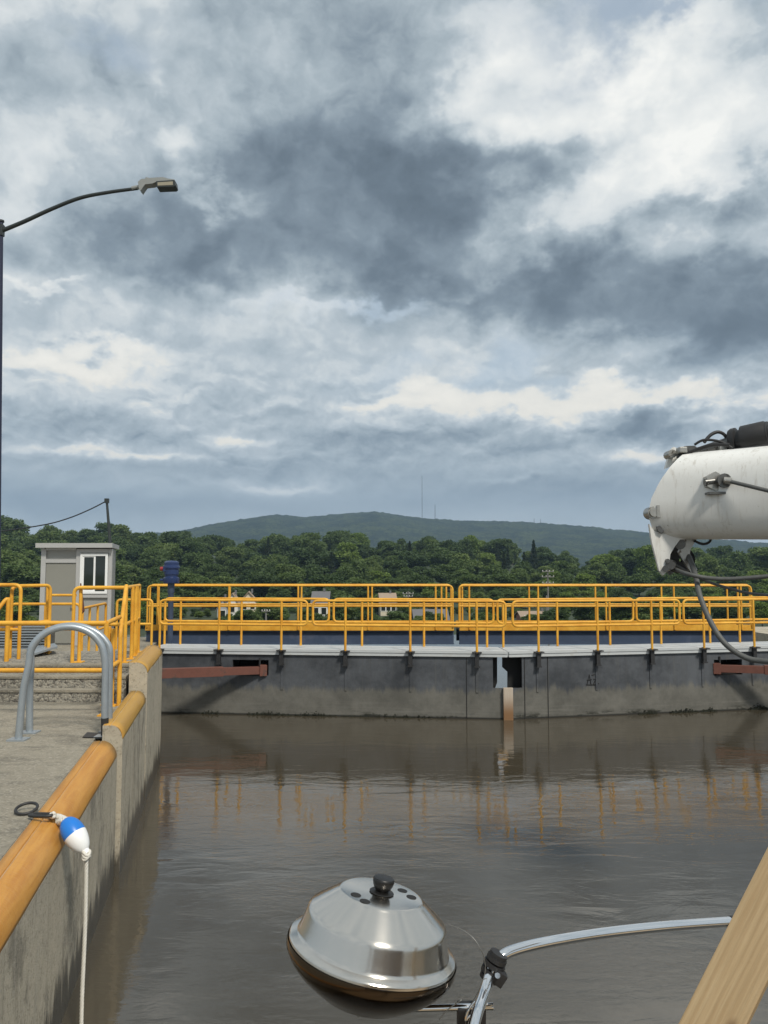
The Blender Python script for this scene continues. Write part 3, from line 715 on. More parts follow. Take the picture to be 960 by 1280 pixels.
# ------------------------------------------------------------------ service bridge behind the gate (two halves)
def bridge(pxa, pxb, fposts, bposts, ends, label):
    DB = 20.5; DBK = 21.35
    root = thing('service_bridge', at_d((pxa+pxb)/2, 790, DB) * Vector((1, 1, 0)) + Vector((0, 0, 1.2)) if False else Vector((at_d((pxa+pxb)/2, 790, DB).x, DB, 1.2)), label, 'footbridge')
    def X(px, D): return at_d(px, 770, D).x
    xa, xb = X(pxa, DB), X(pxb, DB)
    gm = MB()
    gm.prism([(xa, DB+.02, 1.25), (xb, DB+.02, 1.25), (xb, DB+.05, 1.25), (xa, DB+.05, 1.25)], (0, 0, .33))
    gm.prism([(xa, DB-.05, 1.235), (xb, DB-.05, 1.235), (xb, DB+.14, 1.235), (xa, DB+.14, 1.235)], (0, 0, .028))
    gm.prism([(xa, DB-.05, 1.56), (xb, DB-.05, 1.56), (xb, DB+.14, 1.56), (xa, DB+.14, 1.56)], (0, 0, .028))
    gm.prism([(xa, DBK, 1.25), (xb, DBK, 1.25), (xb, DBK+.04, 1.25), (xa, DBK+.04, 1.25)], (0, 0, .33))
    gm.build('girder', M['blue'], root)
    MB().prism([(xa, DB-.03, 1.592), (xb, DB-.03, 1.592), (xb, DBK+.1, 1.592), (xa, DBK+.1, 1.592)], (0, 0, .06)).build('deck_grating', M['slat'], root)
    MB().prism([(xa, DB-.08, 1.60), (xb, DB-.08, 1.60), (xb, DB-.05, 1.60), (xa, DB-.05, 1.60)], (0, 0, .15)).build('toe_board', M['yellow'], root)
    MB().prism([(xa, DBK+.12, 1.60), (xb, DBK+.12, 1.60), (xb, DBK+.15, 1.60), (xa, DBK+.15, 1.60)], (0, 0, .19)).build('toe_board', M['yellow'], root)
    for D, posts, (pa, pb) in ((DB-.09, fposts, ends[0]), (DBK+.16, bposts, ends[1])):
        zt = HC - (731.8-710)*D/F; zt = 2.775; zm = 2.235
        u0, u1 = X(pa, D), X(pb, D)
        path = fillet([(u0, D, 1.68), (u0, D, zt), (u1, D, zt), (u1, D, 1.68)], .12)
        rl = MB().tube(path, .025, 8)
        rl.tube([(u0, D, zm), (u1, D, zm)], .024, 8)
        rail = rl.build('guard_rail', M['yellow'], root, smooth=60)
        for px in posts: MB().tube([(X(px, D), D, 1.62), (X(px, D), D, zt)], .025, 8).build('rail_post', M['yellow'], rail, smooth=60)
    return root
bridge(183, 567, [196.7, 286, 372.5, 460, 544.7], [198, 287, 376.7, 465, 552, 558], [(184, 566), (187, 564)], 'left half of the navy blue footbridge with yellow rails behind the gate')
bridge(574, 941, [586.7, 673, 757.8, 843, 927], [578, 661.7, 744.7, 827.5, 909.7, 923], [(574, 940), (575, 938)], 'right half of the navy blue footbridge with yellow rails behind the gate')

# ------------------------------------------------------------------ railings of the left bank
def railing(label, polys, posts, r=.03, name='yellow_railing'):
    """polys: polylines of 3D points (tubes with rounded corners); posts: (x, y, z0, z1)"""
    b0 = Vector(posts[0][:3]) if posts else Vector(polys[0][0])
    root = thing(name, b0, label, 'railing')
    for i, pl in enumerate(polys): MB().tube(fillet(pl, .10), r, 8).build('guard_rail', M['yellow'], root, smooth=60)
    for (x, y, z0, z1) in posts:
        po = MB().tube([(x, y, z0), (x, y, z1)], r, 8).build('rail_post', M['yellow'], root, smooth=60)
        MB().box((x, y, z0+.008), (.13, .13, .016)).build('base_plate', M['yellow'], po)
    return root
def pt(px, py, D): return at_d(px, py, D)
GZ0 = 1.43; PZ = 1.85
# transverse railing in front of the steps, turning along the wall
D1 = 9.62; cx = at_d(133, 780, D1).x; zt1 = at_d(133, 779, D1).z; zm1 = at_d(100, 838, D1).z
p2 = sidept(10.36, .27, 0)
railing('yellow two rail barrier across the foot of the concrete steps, behind the grey hoop',
        [[(-9, D1, zt1), (cx, D1, zt1)], [(-9, D1, zm1), (cx, D1, zm1)], [(cx, D1, zt1), (p2.x-.02, p2.y, zt1+.03)], [(cx, D1, zm1), (p2.x-.02, p2.y, zm1+.02)]],
        [(cx, D1, GZ0, zt1), (cx-2.2, D1, GZ0, zt1), (cx-4.4, D1, GZ0, zt1)], r=.030)
# stair end handrail along the wall
p3 = sidept(11.30, .33, 0)
railing('short sloping yellow stair handrail beside the tallest wall block',
        [[(p2.x, p2.y, GZ0), (p2.x, p2.y, 2.42), (p3.x, p3.y, 2.98)]], [(p2.x-.09, p2.y-.02, GZ0, 2.44), (p2.x-.17, p2.y+.05, GZ0, 2.46)], r=.030)
# platform railing: front run and run along the wall
D2 = 11.45; zT = PZ+1.10; zM = PZ+.56
xa = at_d(93, 730, D2).x; xb = at_d(158, 730, D2).x; e3 = sidept(12.95, .33, 0)
railing('tall yellow platform railing with corner posts, in front of the booth window',
        [[(xa, D2, PZ), (xa, D2, zT), (xb, D2, zT)], [(xa, D2, zM), (xb, D2, zM)], [(xb, D2, zT), (e3.x, e3.y, zT)], [(xb, D2, zM), (e3.x, e3.y, zM)]],
        [(xb, D2, PZ, zT), (xa+.08, D2+.05, PZ, zT), (sidept(11.9, .33, 0).x, 11.9, PZ, zT), (sidept(12.3, .33, 0).x, 12.3, PZ, zT), (sidept(12.45, .33, 0).x, 12.45, PZ, zT), (e3.x, e3.y, PZ, zT), (e3.x+.01, e3.y-.12, PZ, zT)], r=.028)
# small frame at left of the opening
Df = 12.6
x1, x2, x3 = (at_d(px, 770, Df).x for px in (36, 52, 62))
x3b = at_d(61, 770, 13.1).x
railing('narrow yellow railing frame at the left side of the platform opening',
        [[(x1, Df-.6, PZ), (x1, Df-.6, zT+.01), (x3, Df, zT+.01), (x3, Df, PZ)], [(x1, Df-.6, PZ+.50), (x3, Df, PZ+.53)], [(x2, Df+.4, PZ+.45), (x3b, 13.1, PZ+.45)]],
        [(x2, Df+.2, PZ, zT)], r=.028)
Dg = 11.9
xg0, xg1 = at_d(-70, 770, Dg).x, at_d(25, 770, Dg).x
railing('yellow railing with rounded end at the left edge of the platform',
        [[(xg0, Dg, zT+.03), (xg1, Dg, zT+.03), (xg1, Dg, PZ)], [(xg0, Dg, PZ+.52), (xg1, Dg, PZ+.52)], [(xg0, Dg, PZ+.45), (xg1, Dg, PZ+.45)]],
        [(xg0+.4, Dg, PZ, zT)], r=.028)
xh = at_d(8, 770, 11.6).x
railing('steep yellow stair handrail with one post at the left edge of the photo',
        [[(xh-.45, 11.2, 1.95), (xh+.02, 11.6, zT-.13), (xh+.02, 11.6, PZ-.02)]], [(xh+.02, 11.62, PZ-.02, zT-.15)], r=.030)
# lower railings further back, round the booth
Db = 16.4; zB = 1.30
xl, xr = at_d(14, 755, Db).x, at_d(100, 755, Db).x
railing('low yellow railing running behind the platform to the grey door',
        [[(xl, Db, zB), (xl, Db, at_d(14, 755, Db).z), (xr, Db, at_d(14, 755, Db).z), (xr, Db, zB)], [(xl, Db, 1.95), (xr, Db, 1.95)], [(xl+.2, Db+1.3, 2.62), (xr-.6, Db+1.3, 2.62)]],
        [((xl+xr)/2, Db, zB, 2.45)], r=.030)
Dc = 15.2
xs_ = [at_d(px, 770, D).x for px, D in ((103, Dc), (112, Dc+.7), (122, Dc+1.4), (132, Dc+2.2))]
railing('yellow railing receding below the booth window, four posts close together',
        [[(xs_[0], Dc, zB), (xs_[0], Dc, 2.45), (xs_[3], Dc+2.2, 2.45), (xs_[3], Dc+2.2, zB)], [(xs_[0], Dc, 1.92), (xs_[3], Dc+2.2, 1.92)]],
        [(xs_[1], Dc+.7, zB, 2.45), (xs_[2], Dc+1.4, zB, 2.45)], r=.027)
Dd = 18.6
xm, xn = at_d(146, 770, Dd).x, at_d(190, 770, Dd).x
railing('yellow railing end seen between the booth and the blue motor',
        [[(xm, Dd, zB), (xm, Dd, 2.48), (xn, Dd, 2.48), (xn, Dd, zB)], [(xm, Dd, 1.9), (xn, Dd, 1.9)]], [((xm+xn)/2, Dd, zB, 2.48)])
# grating and loose metal plate on the platform
gp = thing('louvre_panel', at_d(20, 812, 13.3), 'grey louvred metal panel behind the left yellow railings', 'grating')
ga = at_d(-40, 812, 13.4); gb = at_d(58, 812, 13.4); lv = MB()
for i in range(10): lv.box(((ga.x+gb.x)/2, 13.4+.02*i, 1.86+.045*i), (gb.x-ga.x, .05, .022))
lv.build('slats', M['galv'], gp)
MB().box(((ga.x+gb.x)/2, 13.72, 2.06), (gb.x-ga.x, .02, .46)).build('backing', M['slat'], gp)
pa = [at_z(33, 813, 1.88), at_z(68, 806, 1.95), at_z(72, 810, 1.95), at_z(40, 820, 1.88)]
tag(MB().prism(pa, (0, 0, .03)).build('metal_plate', M['galv']), 'loose grey metal plate propped on the concrete platform', 'metal plate')
tag(MB().prism([at_d(100, 729, 11.75), at_d(104.5, 764, 11.75), at_d(101, 768, 11.75), at_d(99.5, 740, 11.75)], (0, .05, 0)).build('shadowed_handrail', M['rust']), 'sloped handrail shaded brown behind the yellow platform railing', 'bar')  # sloped handrail in shadow; the brown colour carries its shade

# ------------------------------------------------------------------ galvanised hoop handrail
hoop = thing('grab_hoop', at_z(75, 920, GZ0), 'tall grey galvanised double hoop handrail on the concrete', 'handrail')
def hooptube(fl, fr, topy, D, name, lean=0):
    A = at_z(*fl, GZ0); B = at_z(*fr, GZ0); zt = at_d(78, topy, D).z
    h = zt-GZ0; pts = [A, A.lerp(B, .035)+Vector((lean*.4, 0, h*.42)), A.lerp(B, .085)+Vector((lean*.75, 0, h*.64))]
    for k in range(1, 12):
        a_ = math.pi*(1-k/12); pts.append(A.lerp(B, .53+.44*math.cos(a_)) + Vector((lean*(.4 - .6*math.cos(a_)), 0, 0)) + Vector((0, 0, h*.68 + h*.32*math.sin(a_)**.9)))
    pts += [A.lerp(B, .985)+Vector((0, 0, h*.62)), A.lerp(B, .99)+Vector((0, 0, h*.3)), B]
    t = MB().tube(spline(pts, 5), .037, 12).build(name, M['galv'], hoop, smooth=60)
    for Q in (A, B): MB().box(Q+Vector((0, 0, .008)), (.19, .15, .016)).build('base_plate', M['galv'], t)
    return A, B
A, B = hooptube((23, 925), (131, 921), 784, 8.3, 'tube')
hooptube((37, 916), (136.5, 914.5), 782.5, 8.62, 'tube', -.11)
MB().tube([B+Vector((.0, -.0, .02)), B+Vector((-.005, 0, .20))], .040, 12).build('foot_sleeve', M['darkgalv'], hoop)
st_ = [at_z(103, 922, GZ0+.006), at_z(109, 916, GZ0+.006), at_z(128, 917, GZ0+.006), at_z(128, 922.5, GZ0+.006)]  # thin near-black quad lying on the concrete beside the hoop foot
tag(MB().prism(st_, (0, 0, .008)).build('ground_patch', M['darkgalv']), 'small dark flat ground patch set in concrete at the hoop foot', 'ground patch')

# ------------------------------------------------------------------ booth
DBo = 19.6; zb0 = 1.30
def bx(px): return at_d(px, 720, DBo).x
def bz(py): return at_d(100, py, DBo).z
booth = thing('control_booth', ((bx(51)+bx(143))/2, DBo+.8, zb0), 'small grey sheet metal booth with flat roof and white sliding window', 'booth')
dep = 1.7
x0, x1b = bx(51), bx(139.5)
side = -.50
wl = MB()
wl.prism([(x0, DBo+.03, zb0), (x1b, DBo+.03, zb0), (x1b+side, DBo+dep, zb0), (x0+side, DBo+dep, zb0)], (0, 0, bz(686)-zb0))
wl.build('wall', M['booth'], booth)
ft = MB()
for a_, b_ in ((51, 57), (95, 100.5), (135.5, 139.8)): ft.prism([(bx(a_), DBo-.02, zb0), (bx(b_), DBo-.02, zb0), (bx(b_), DBo+.028, zb0), (bx(a_), DBo+.028, zb0)], (0, 0, bz(686)-zb0))
for c_, d_ in ((684, 688), (699, 703.5)): ft.prism([(bx(57)+.002, DBo-.03, bz(d_)), (bx(95)-.002, DBo-.03, bz(d_)), (bx(95)-.002, DBo+.025, bz(d_)), (bx(57)+.002, DBo+.025, bz(d_))], (0, 0, bz(c_)-bz(d_)))
for c_, d_ in ((686, 691), (742, 747)): ft.prism([(bx(100.5)+.002, DBo-.026, bz(d_)), (bx(135.5)-.002, DBo-.026, bz(d_)), (bx(135.5)-.002, DBo+.025, bz(d_)), (bx(100.5)+.002, DBo+.025, bz(d_))], (0, 0, bz(c_)-bz(d_)))
ft.build('frame', M['boothtrim'], booth)
dr = MB().prism([(bx(57.5), DBo-.004, zb0+.05), (bx(94.5), DBo-.004, zb0+.05), (bx(94.5), DBo+.026, zb0+.05), (bx(57.5), DBo+.026, zb0+.05)], (0, 0, bz(703.8)-zb0-.05)).build('door', M['boothdoor'], booth)
MB().box((bx(91.5), DBo-.04, zb0+1.0), (.03, .05, .13)).build('handle', M['hub'], dr)
wf = MB()
def rect_frame(mb, px0, py0, px1, py1, t, yy, th):
    xa_, xb_ = bx(px0), bx(px1); za, zb_ = bz(py1), bz(py0)
    mb.prism([(xa_, yy, za), (xa_+t, yy, za), (xa_+t, yy, zb_), (xa_, yy, zb_)], (0, th, 0)); mb.prism([(xb_-t, yy, za), (xb_, yy, za), (xb_, yy, zb_), (xb_-t, yy, zb_)], (0, th, 0))
    mb.prism([(xa_+t, yy, za), (xb_-t, yy, za), (xb_-t, yy, za+t), (xa_+t, yy, za+t)], (0, th, 0)); mb.prism([(xa_+t, yy, zb_-t), (xb_-t, yy, zb_-t), (xb_-t, yy, zb_), (xa_+t, yy, zb_)], (0, th, 0))
rect_frame(wf, 100.6, 692, 135, 742, .06, DBo-.05, .075)
win = wf.build('window', M['white'], booth)
f2 = MB(); rect_frame(f2, 103, 694.2, 119.5, 739.5, .045, DBo-.034, .03); f2.build('sash', M['white'], win)
MB().prism([(bx(104), DBo-.02, bz(739)), (bx(133.5), DBo-.02, bz(739)), (bx(133.5), DBo-.012, bz(739)), (bx(104), DBo-.012, bz(739))], (0, 0, bz(695)-bz(739))).build('pane', M['pane'], win)
MB().prism([(bx(47), DBo-.18, bz(684.8)), (bx(142.5), DBo-.18, bz(684.8)), (bx(142.5)-.52, DBo+dep+.15, bz(684.8)), (bx(47)-.52, DBo+dep+.15, bz(684.8))], (0, 0, .115)).build('roof', M['boothtrim'], booth)
ma = at_d(138, 683, DBo+.8); mt_ = at_d(133.5, 626, DBo+.8)
mast = MB(); mast.tube([ma, mt_], [.045, .032], 8); mast.box(mt_, (.10, .10, .12))
mast.build('service_mast', M['arm'], booth, smooth=40)
tag(MB().tube(spline([mt_, at_d(112, 637, DBo+1.3), at_d(85, 648, DBo+2), at_d(55, 656, DBo+2.6), at_d(0, 664, DBo+4), at_d(-60, 668, DBo+6)], 6), .018, 6).build('overhead_wire', M['black']), 'thin dark overhead wire running left from the booth mast', 'wire')

# blue motor
DM = 19.3; mb0 = at_d(213, 778, DM)
mo = thing('gate_motor', (mb0.x, DM, 1.3), 'dark blue upright gate motor on a post behind the yellow rails', 'motor')
def mz(py): return at_d(213, py, DM).z
pxm = DM/F
T = Matrix.Translation((mb0.x, DM, 0))
MB().lathe([(0, 1.3), (5.5*pxm, 1.3), (5.5*pxm, 1.36), (3.4*pxm, 1.37), (3.4*pxm, mz(742)), (4.2*pxm, mz(741)), (4.2*pxm, mz(729)), (0, mz(729))], T, 20).build('post', M['bluepost'], mo, smooth=40)
MB().lathe([(0, mz(729)-.001), (9.5*pxm, mz(729)), (10*pxm, mz(727)), (10*pxm, mz(722.5)), (8*pxm, mz(721.5)), (8*pxm, mz(718)), (0, mz(718))], T, 24).build('gearbox', M['bluedark'], mo, smooth=40)
MB().lathe([(0, mz(718)), (9*pxm, mz(718)), (9*pxm, mz(711)), (10.2*pxm, mz(710.5)), (10.2*pxm, mz(708)), (9*pxm, mz(707)), (9*pxm, mz(703)), (6*pxm, mz(701)), (0, mz(700.6))], T, 24).build('motor_housing', M['bluedark'], mo, smooth=40)
cy = MB(); cy.tube([(mb0.x-8*pxm, DM-.05, mz(711)), (mb0.x-13*pxm, DM-.05, mz(711))], 2.6*pxm, 12); cy.build('side_lamp', M['red'], mo, smooth=40)
MB().box((mb0.x-6*pxm, DM-.1, mz(711)), (.10, .12, .14), bevel=.01).build('terminal_box', M['bluedark'], mo)
MB().tube([(mb0.x-7*pxm, DM-.05, mz(725)), (mb0.x-13*pxm, DM-.05, mz(725))], 1.6*pxm, 10).build('shaft', M['bluedark'], mo)

# ------------------------------------------------------------------ street lamp
DL = 22.0; lb = at_d(1.2, 285, DL)
lamp = thing('street_lamp', (lb.x, DL, 1.3), 'tall dark street lamp with a curved arm against the clouds', 'street lamp')
zt = at_d(1.2, 277, DL).z
MB().tube([(at_d(.3, 650, DL).x, DL, 1.3), (lb.x, DL, zt)], [.105, .058], 14).build('pole', M['pole'], lamp, smooth=60)
MB().box((lb.x+.03, DL, at_d(0, 476, DL).z), (.16, .14, .26), bevel=.02).build('hand_box', M['pole'], lamp)
armp = [at_d(px, py, DL) for px, py in ((1, 289), (30, 277), (65, 261), (100, 247.5), (135, 240.5), (172, 235.5))]
MB().tube(spline(armp, 8), [.062 - .014*i/40 for i in range(41)], 12).build('arm', M['arm'], lamp, smooth=60)
clp = MB(); clp.box(at_d(2.6, 288, DL), (.09, .16, .34), bevel=.015); clp.tube([at_d(1.5, 277.5, DL), at_d(1.5, 275.5, DL)], .085, 12); clp.build('clamp', M['arm'], lamp)
hd = MB()
hp = [at_d(px, py, DL) for px, py in ((174, 230), (178, 226.5), (190, 225), (205, 224), (212, 226), (219.5, 227), (220.5, 229), (212, 230), (198, 229.5), (192, 232), (183, 233), (180, 237), (177.5, 241), (175.5, 239))]
hd.prism([p + Vector((0, -.13, 0)) for p in hp], (0, .26, 0))
hd.tube([at_d(165, 235.7, DL), at_d(176, 233.5, DL)], .066, 10)
hd.tube([at_d(184, 226, DL), at_d(184, 222.6, DL)], .055, 10)
head = hd.build('lamp_head', M['lamphead'], lamp)
MB().prism([p + Vector((0, -.16, 0)) for p in (at_d(197, 229.8, DL), at_d(220, 228.3, DL), at_d(221, 234.5, DL), at_d(219, 236.3, DL), at_d(198, 237, DL))], (0, .32, 0)).build('lens_box', M['arm'], head)
MB().prism([p + Vector((0, -.166, 0)) for p in (at_d(199, 231.4, DL), at_d(218, 230.2, DL), at_d(218, 234.6, DL), at_d(199, 235.4, DL))], (0, .02, 0)).build('lens', M['lens'], head)

# ------------------------------------------------------------------ float, hook, ring, rope
rz_ = at_z(33, 1016, GZ0)
tr = [rz_ + Vector(((.075*math.cos(t)), .075*math.sin(t), .032+.018*math.sin(t))) for t in [k*2*math.pi/20 for k in range(20)]]
tag(MB().tube(tr, .011, 8, closed=True).build('mooring_ring', M['darkgalv'], smooth=60), 'dark steel mooring ring on the concrete behind the yellow coping', 'ring')
h0 = at_z(38, 1018.5, 1.46); h1 = at_z(66, 1019, 1.475)
ax = (h1-h0); ay = Vector((-ax.y, ax.x, 0)).normalized()*.028
hk = [h0+ay*.6, h0+ax*.3+ay, h1-ax*.15+ay, h1, h1-ax*.15-ay, h0+ax*.3-ay, h0-ay*.6]
tag(MB().tube(fillet(hk, .03, closed=True), .012, 8, closed=True).build('snap_hook', M['darkgalv'], smooth=60), 'black snap hook joining the ring and the white rope', 'hook')
def twisted(pts, r, pitch, strands=3, n=6):
    """laid rope: strands wound round a centre line"""
    P = spline(pts, 12); mb = MB()
    L = [0]
    for a_, b_ in zip(P, P[1:]): L.append(L[-1]+(b_-a_).length)
    steps = max(12, int(L[-1]/(pitch/10)))
    C = []
    for i in range(steps+1):
        s_ = L[-1]*i/steps; j = 0
        while j < len(L)-2 and L[j+1] < s_: j += 1
        t = (s_-L[j])/max(1e-9, L[j+1]-L[j]); C.append((P[j].lerp(P[j+1], t), s_))
    for k in range(strands):
        pl = []
        for i, (c, s_) in enumerate(C):
            tg = (C[min(i+1, steps)][0]-C[max(i-1, 0)][0]).normalized()
            u = Vector((0, -1, 0)) - tg*tg.dot(Vector((0, -1, 0)))
            if u.length < .05: u = Vector((1, 0, 0)) - tg*tg.x
            u.normalize(); v = tg.cross(u); a_ = 2*math.pi*(s_/pitch + k/strands)
            pl.append(c + (u*math.cos(a_) + v*math.sin(a_))*r*.48)
        mb.tube(pl, r*.56, n)
    return mb
fc = at_d(94, 1044, 5.56); fT = at_d(83, 1026, 5.60); fB = at_d(106.5, 1063.5, 5.52)
fax = (fT-fB).normalized(); fl = (fT-fB).length
Mf = Matrix.Translation(fc) @ fax.to_track_quat('Z', 'Y').to_matrix().to_4x4()
flo = thing('float', fc, 'blue and white egg shaped float hanging over the yellow coping', 'float')
prof = [(fl*.305*math.sqrt(max(0, 1-(t)**2))*(1+.10*t), t*fl*.56) for t in [-1+i/12 for i in range(25)]]
MB().lathe([p for p in prof if p[1] <= .001], Mf, 28).build('white_half', M['white'], flo, smooth=180)
MB().lathe([p for p in prof if p[1] >= -.001], Mf, 28).build('blue_half', M['buoyblue'], flo, smooth=180)
MB().lathe([(0, -fl*.62), (.028, -fl*.62), (.030, -fl*.50), (.02, -fl*.46)], Mf, 14).build('collar', M['white'], flo, smooth=60)
rp = thing('mooring_rope', at_d(82, 1025, 5.62), 'white twisted rope from the hook through the float down to the water', 'rope')
l1 = [h1, at_d(66, 1021, 5.95), at_d(74, 1022, 5.78), fT]
twisted(l1, .026, .11).build('tie', M['rope'], rp, smooth=180)
l2 = [at_d(56, 1017, 6.1), at_d(62, 1024, 5.95), at_d(72, 1028, 5.75), at_d(80, 1025, 5.62)]
twisted(l2, .025, .10).build('tie', M['rope'], rp, smooth=180)
kn = MB(); kc = at_d(108, 1066.5, 5.5)
for k in range(3): kn.tube([kc + Vector((.022*math.cos(t), .022*math.sin(t), .012*math.sin(t*2+k) - .014*k)) for t in [j*2*math.pi/14 for j in range(14)]], .011, 7, closed=True)
kn.build('knot', M['rope'], rp, smooth=180)
bot = Vector((kc.x, kc.y, -.25))
twisted([kc, kc.lerp(bot, .33)+Vector((.004, 0, 0)), kc.lerp(bot, .66)+Vector((-.004, 0, 0)), bot], .0145, .075).build('drop_line', M['rope'], rp, smooth=180)

# ------------------------------------------------------------------ crane boom
DBm = 7.0
boom = thing('crane_boom', at_d(890, 620, DBm), 'big scuffed white crane boom entering from the right edge', 'crane boom')
def edge_x(py):      # left outline of the end plate (photo columns)
    return interp([(560, 872), (566, 860), (571, 851), (577, 843), (586, 834), (600, 823), (620, 812), (635, 808), (645, 807.5), (660, 812), (676, 818)], py)
NS = 40
def boomD(px): return DBm - (px-810)*.0042
def bpt(px, ph):
    D = boomD(px); k = (px-810)/150
    top = 571 - 14*k; bot = 674 + .5*k; cyy = (top+bot)/2; hh = (bot-top)/2
    s_, c_ = math.sin(ph), math.cos(ph)
    e = .62
    vy = cyy - hh*math.copysign(abs(s_)**e, s_)
    dy = -.30*math.copysign(abs(c_)**e, c_)
    return vy, D + dy + .30
mb = MB(); rows = []
cols = [0, .03, .1, .3, .55, .8, 1.0, 1.6]
for f_ in cols:
    row = []
    for k in range(NS):
        ph = 2*math.pi*k/NS
        vy, D = bpt(815, ph); px0 = edge_x(vy) + (3 if f_ == 0 else 0)
        px = px0 + (965-px0)*f_
        vy, D = bpt(px, ph); row.append(mb.bm.verts.new(at_d(px, vy, D)))
    rows.append(row)
for a_, b_ in zip(rows, rows[1:]):
    for k in range(NS): mb.face([a_[k], a_[(k+1) % NS], b_[(k+1) % NS], b_[k]])
mb.face(rows[0]); mb.face(rows[-1])
mb.build('boom_tube', M['boom'], boom, smooth=40)
def plate(pxs, D, th, name, m, par=boom, bevel=0):
    return MB().prism([at_d(px, py, D) for px, py in pxs], (0, th, 0)).build(name, m, par)
# hook head below
plate([(811.5, 655), (818, 664), (858, 674), (850, 674.5), (843, 684), (838, 693), (836, 712), (829, 719.5), (824, 713), (820, 697), (815, 678)], 6.99, .035, 'head_plate', M['boom'])
plate([(812, 662), (856, 674), (852, 685), (846, 697), (846, 713), (838, 719), (832, 712), (826, 690)], 7.52, .035, 'head_plate', M['greymetal'])
plate([(856, 674), (871, 674), (863, 687), (862, 697), (872, 712), (864, 716), (853, 699), (848, 690)], 7.06, .03, 'rope_guide', M['hub'])
hm = MB()
hm.tube([at_d(838, 706, 6.97), at_d(842, 705, 7.55)], .045, 12); hm.tube([at_d(832, 711, 6.95), at_d(836, 710, 7.55)], .03, 10); hm.tube([at_d(850, 680, 7.02), at_d(852, 680, 7.55)], .05, 12)
hm.build('sheave_pins', M['greymetal'], boom, smooth=40)
MB().lathe([(.02, -.03), (.105, -.03), (.125, -.045), (.125, -.03), (.10, 0), (.125, .03), (.125, .045), (.105, .03), (.02, .03)], Matrix.Translation(at_d(850, 700, 7.27)) @ Matrix.Rotation(R(90), 4, 'X'), 24).build('sheave', M['black'], boom, smooth=40)
pl_ = at_d(818, 697, 6.97)
MB().tube([pl_+Vector((.12, -.005, -.03)), pl_+Vector((.12, .02, -.03))], .02, 10).build('bolt', M['greymetal'], boom)
# pins and lugs on the near side
c0 = at_d(817, 641, 7.0)
pn = MB(); pn.tube([c0+Vector((-.005, -.03, 0)), c0+Vector((-.005, .1, 0))], .058, 16); pn.tube([c0+Vector((-.01, -.055, .0)), c0+Vector((-.01, -.02, 0))], .040, 14); pn.box(c0+Vector((.035, -.03, .01)), (.05, .06, .11))
pn.build('end_pin', M['hub'], boom, smooth=40)
plate([(821, 658), (825, 657), (830, 664), (828, 667), (823, 664)], 6.96, .03, 'keeper_plate', M['greymetal'])
ey = at_d(837.5, 594.5, 6.97)
MB().tube([ey + Vector((.030*math.cos(t)+.012*math.sin(t), -.02, .036*math.sin(t))) for t in [k*2*math.pi/16 for k in range(16)]], .008, 6, closed=True).build('lifting_eye', M['hub'], boom, smooth=60)
lg = at_d(896, 602, 6.66)
lm = MB(); lm.tube([lg+Vector((-.02, -.03, 0)), lg+Vector((-.02, .12, 0))], .086, 6); lm.build('cable_lug', M['hub'], boom)
lm = MB(); lm.tube([lg+Vector((.03, -.09, 0)), lg+Vector((.03, -.06, 0))], .062, 12); lm.tube([lg+Vector((-.11, -.01, -.01)), lg+Vector((-.03, -.01, 0))], .032, 12); lm.box(lg+Vector((-.01, -.02, -.105)), (.17, .10, .02)); lm.build('lug_fitting', M['greymetal'], boom, smooth=40)
# top gear: ear bracket, clevis, rod, cylinder drum
plate([(832, 586), (838, 563), (842, 558.5), (846, 560), (848, 572), (846, 580)], 7.17, .05, 'ear_bracket', M['boom'])
eb = at_d(841, 568, 7.15); MB().tube([eb+Vector((-.02, -.05, 0)), eb+Vector((-.02, .08, 0))], .04, 12).build('ear_pin', M['hub'], boom, smooth=40)
for D in (7.05, 7.28): MB().prism([at_d(px, py, D) for px, py in ((848, 564), (856, 557.5), (868, 557), (874, 561), (886, 568), (876, 573), (858, 575), (848, 572))], (0, .05, 0)).build('clevis_plate', M['greymetal'], boom)
rA = at_d(872, 567, 7.18); rB = at_d(914, 553, 7.0); rC = at_d(975, 540, 6.72)
MB().tube([rA, rB], .058, 14).build('cylinder_rod', M['greymetal'], boom, smooth=40)
dd_ = (rC-rB).normalized(); Mr = Matrix.Translation(rB) @ dd_.to_track_quat('Z', 'Y').to_matrix().to_4x4()
MB().lathe([(.05, 0), (.115, .0), (.125, .02), (.125, .055), (.098, .062), (.098, .10), (.128, .108), (.128, .30), (.118, .315), (.118, .33), (.085, .335), (.085, .34), (.05, .34), (.05, .9), (0, .9)], Mr, 28).build('cylinder_gland', M['black'], boom, smooth=40)
MB().tube(spline([at_d(880, 553, 7.02), at_d(888, 544, 7.02), at_d(897, 540, 7.02), at_d(905, 543, 7.02), at_d(910, 551, 7.02)], 6), .016, 8).build('hydraulic_hose', M['black'], boom, smooth=60)
MB().tube(spline([at_d(868, 676, 7.05), at_d(878, 680, 7.05), at_d(886, 678, 7.05), at_d(890, 671, 7.05)], 6), .012, 6).build('hydraulic_hose', M['black'], boom, smooth=60)
for k, (pts_, r_) in enumerate((([(848, 572), (860, 566), (876, 560), (892, 556), (912, 556)], .016), ([(856, 578), (872, 574), (890, 567), (908, 566)], .020), ([(868, 556), (880, 550), (900, 552), (915, 560)], .012), ([(905, 566), (922, 563), (945, 560), (972, 556)], .022), ([(884, 572), (905, 568), (935, 563), (968, 560)], .014))):
    MB().tube(spline([at_d(px, py, 7.02 - .0035*(px-850)) for px, py in pts_], 6), r_, 8).build('hydraulic_hose', M['black'] if k != 1 else M['greymetal'], boom, smooth=60)
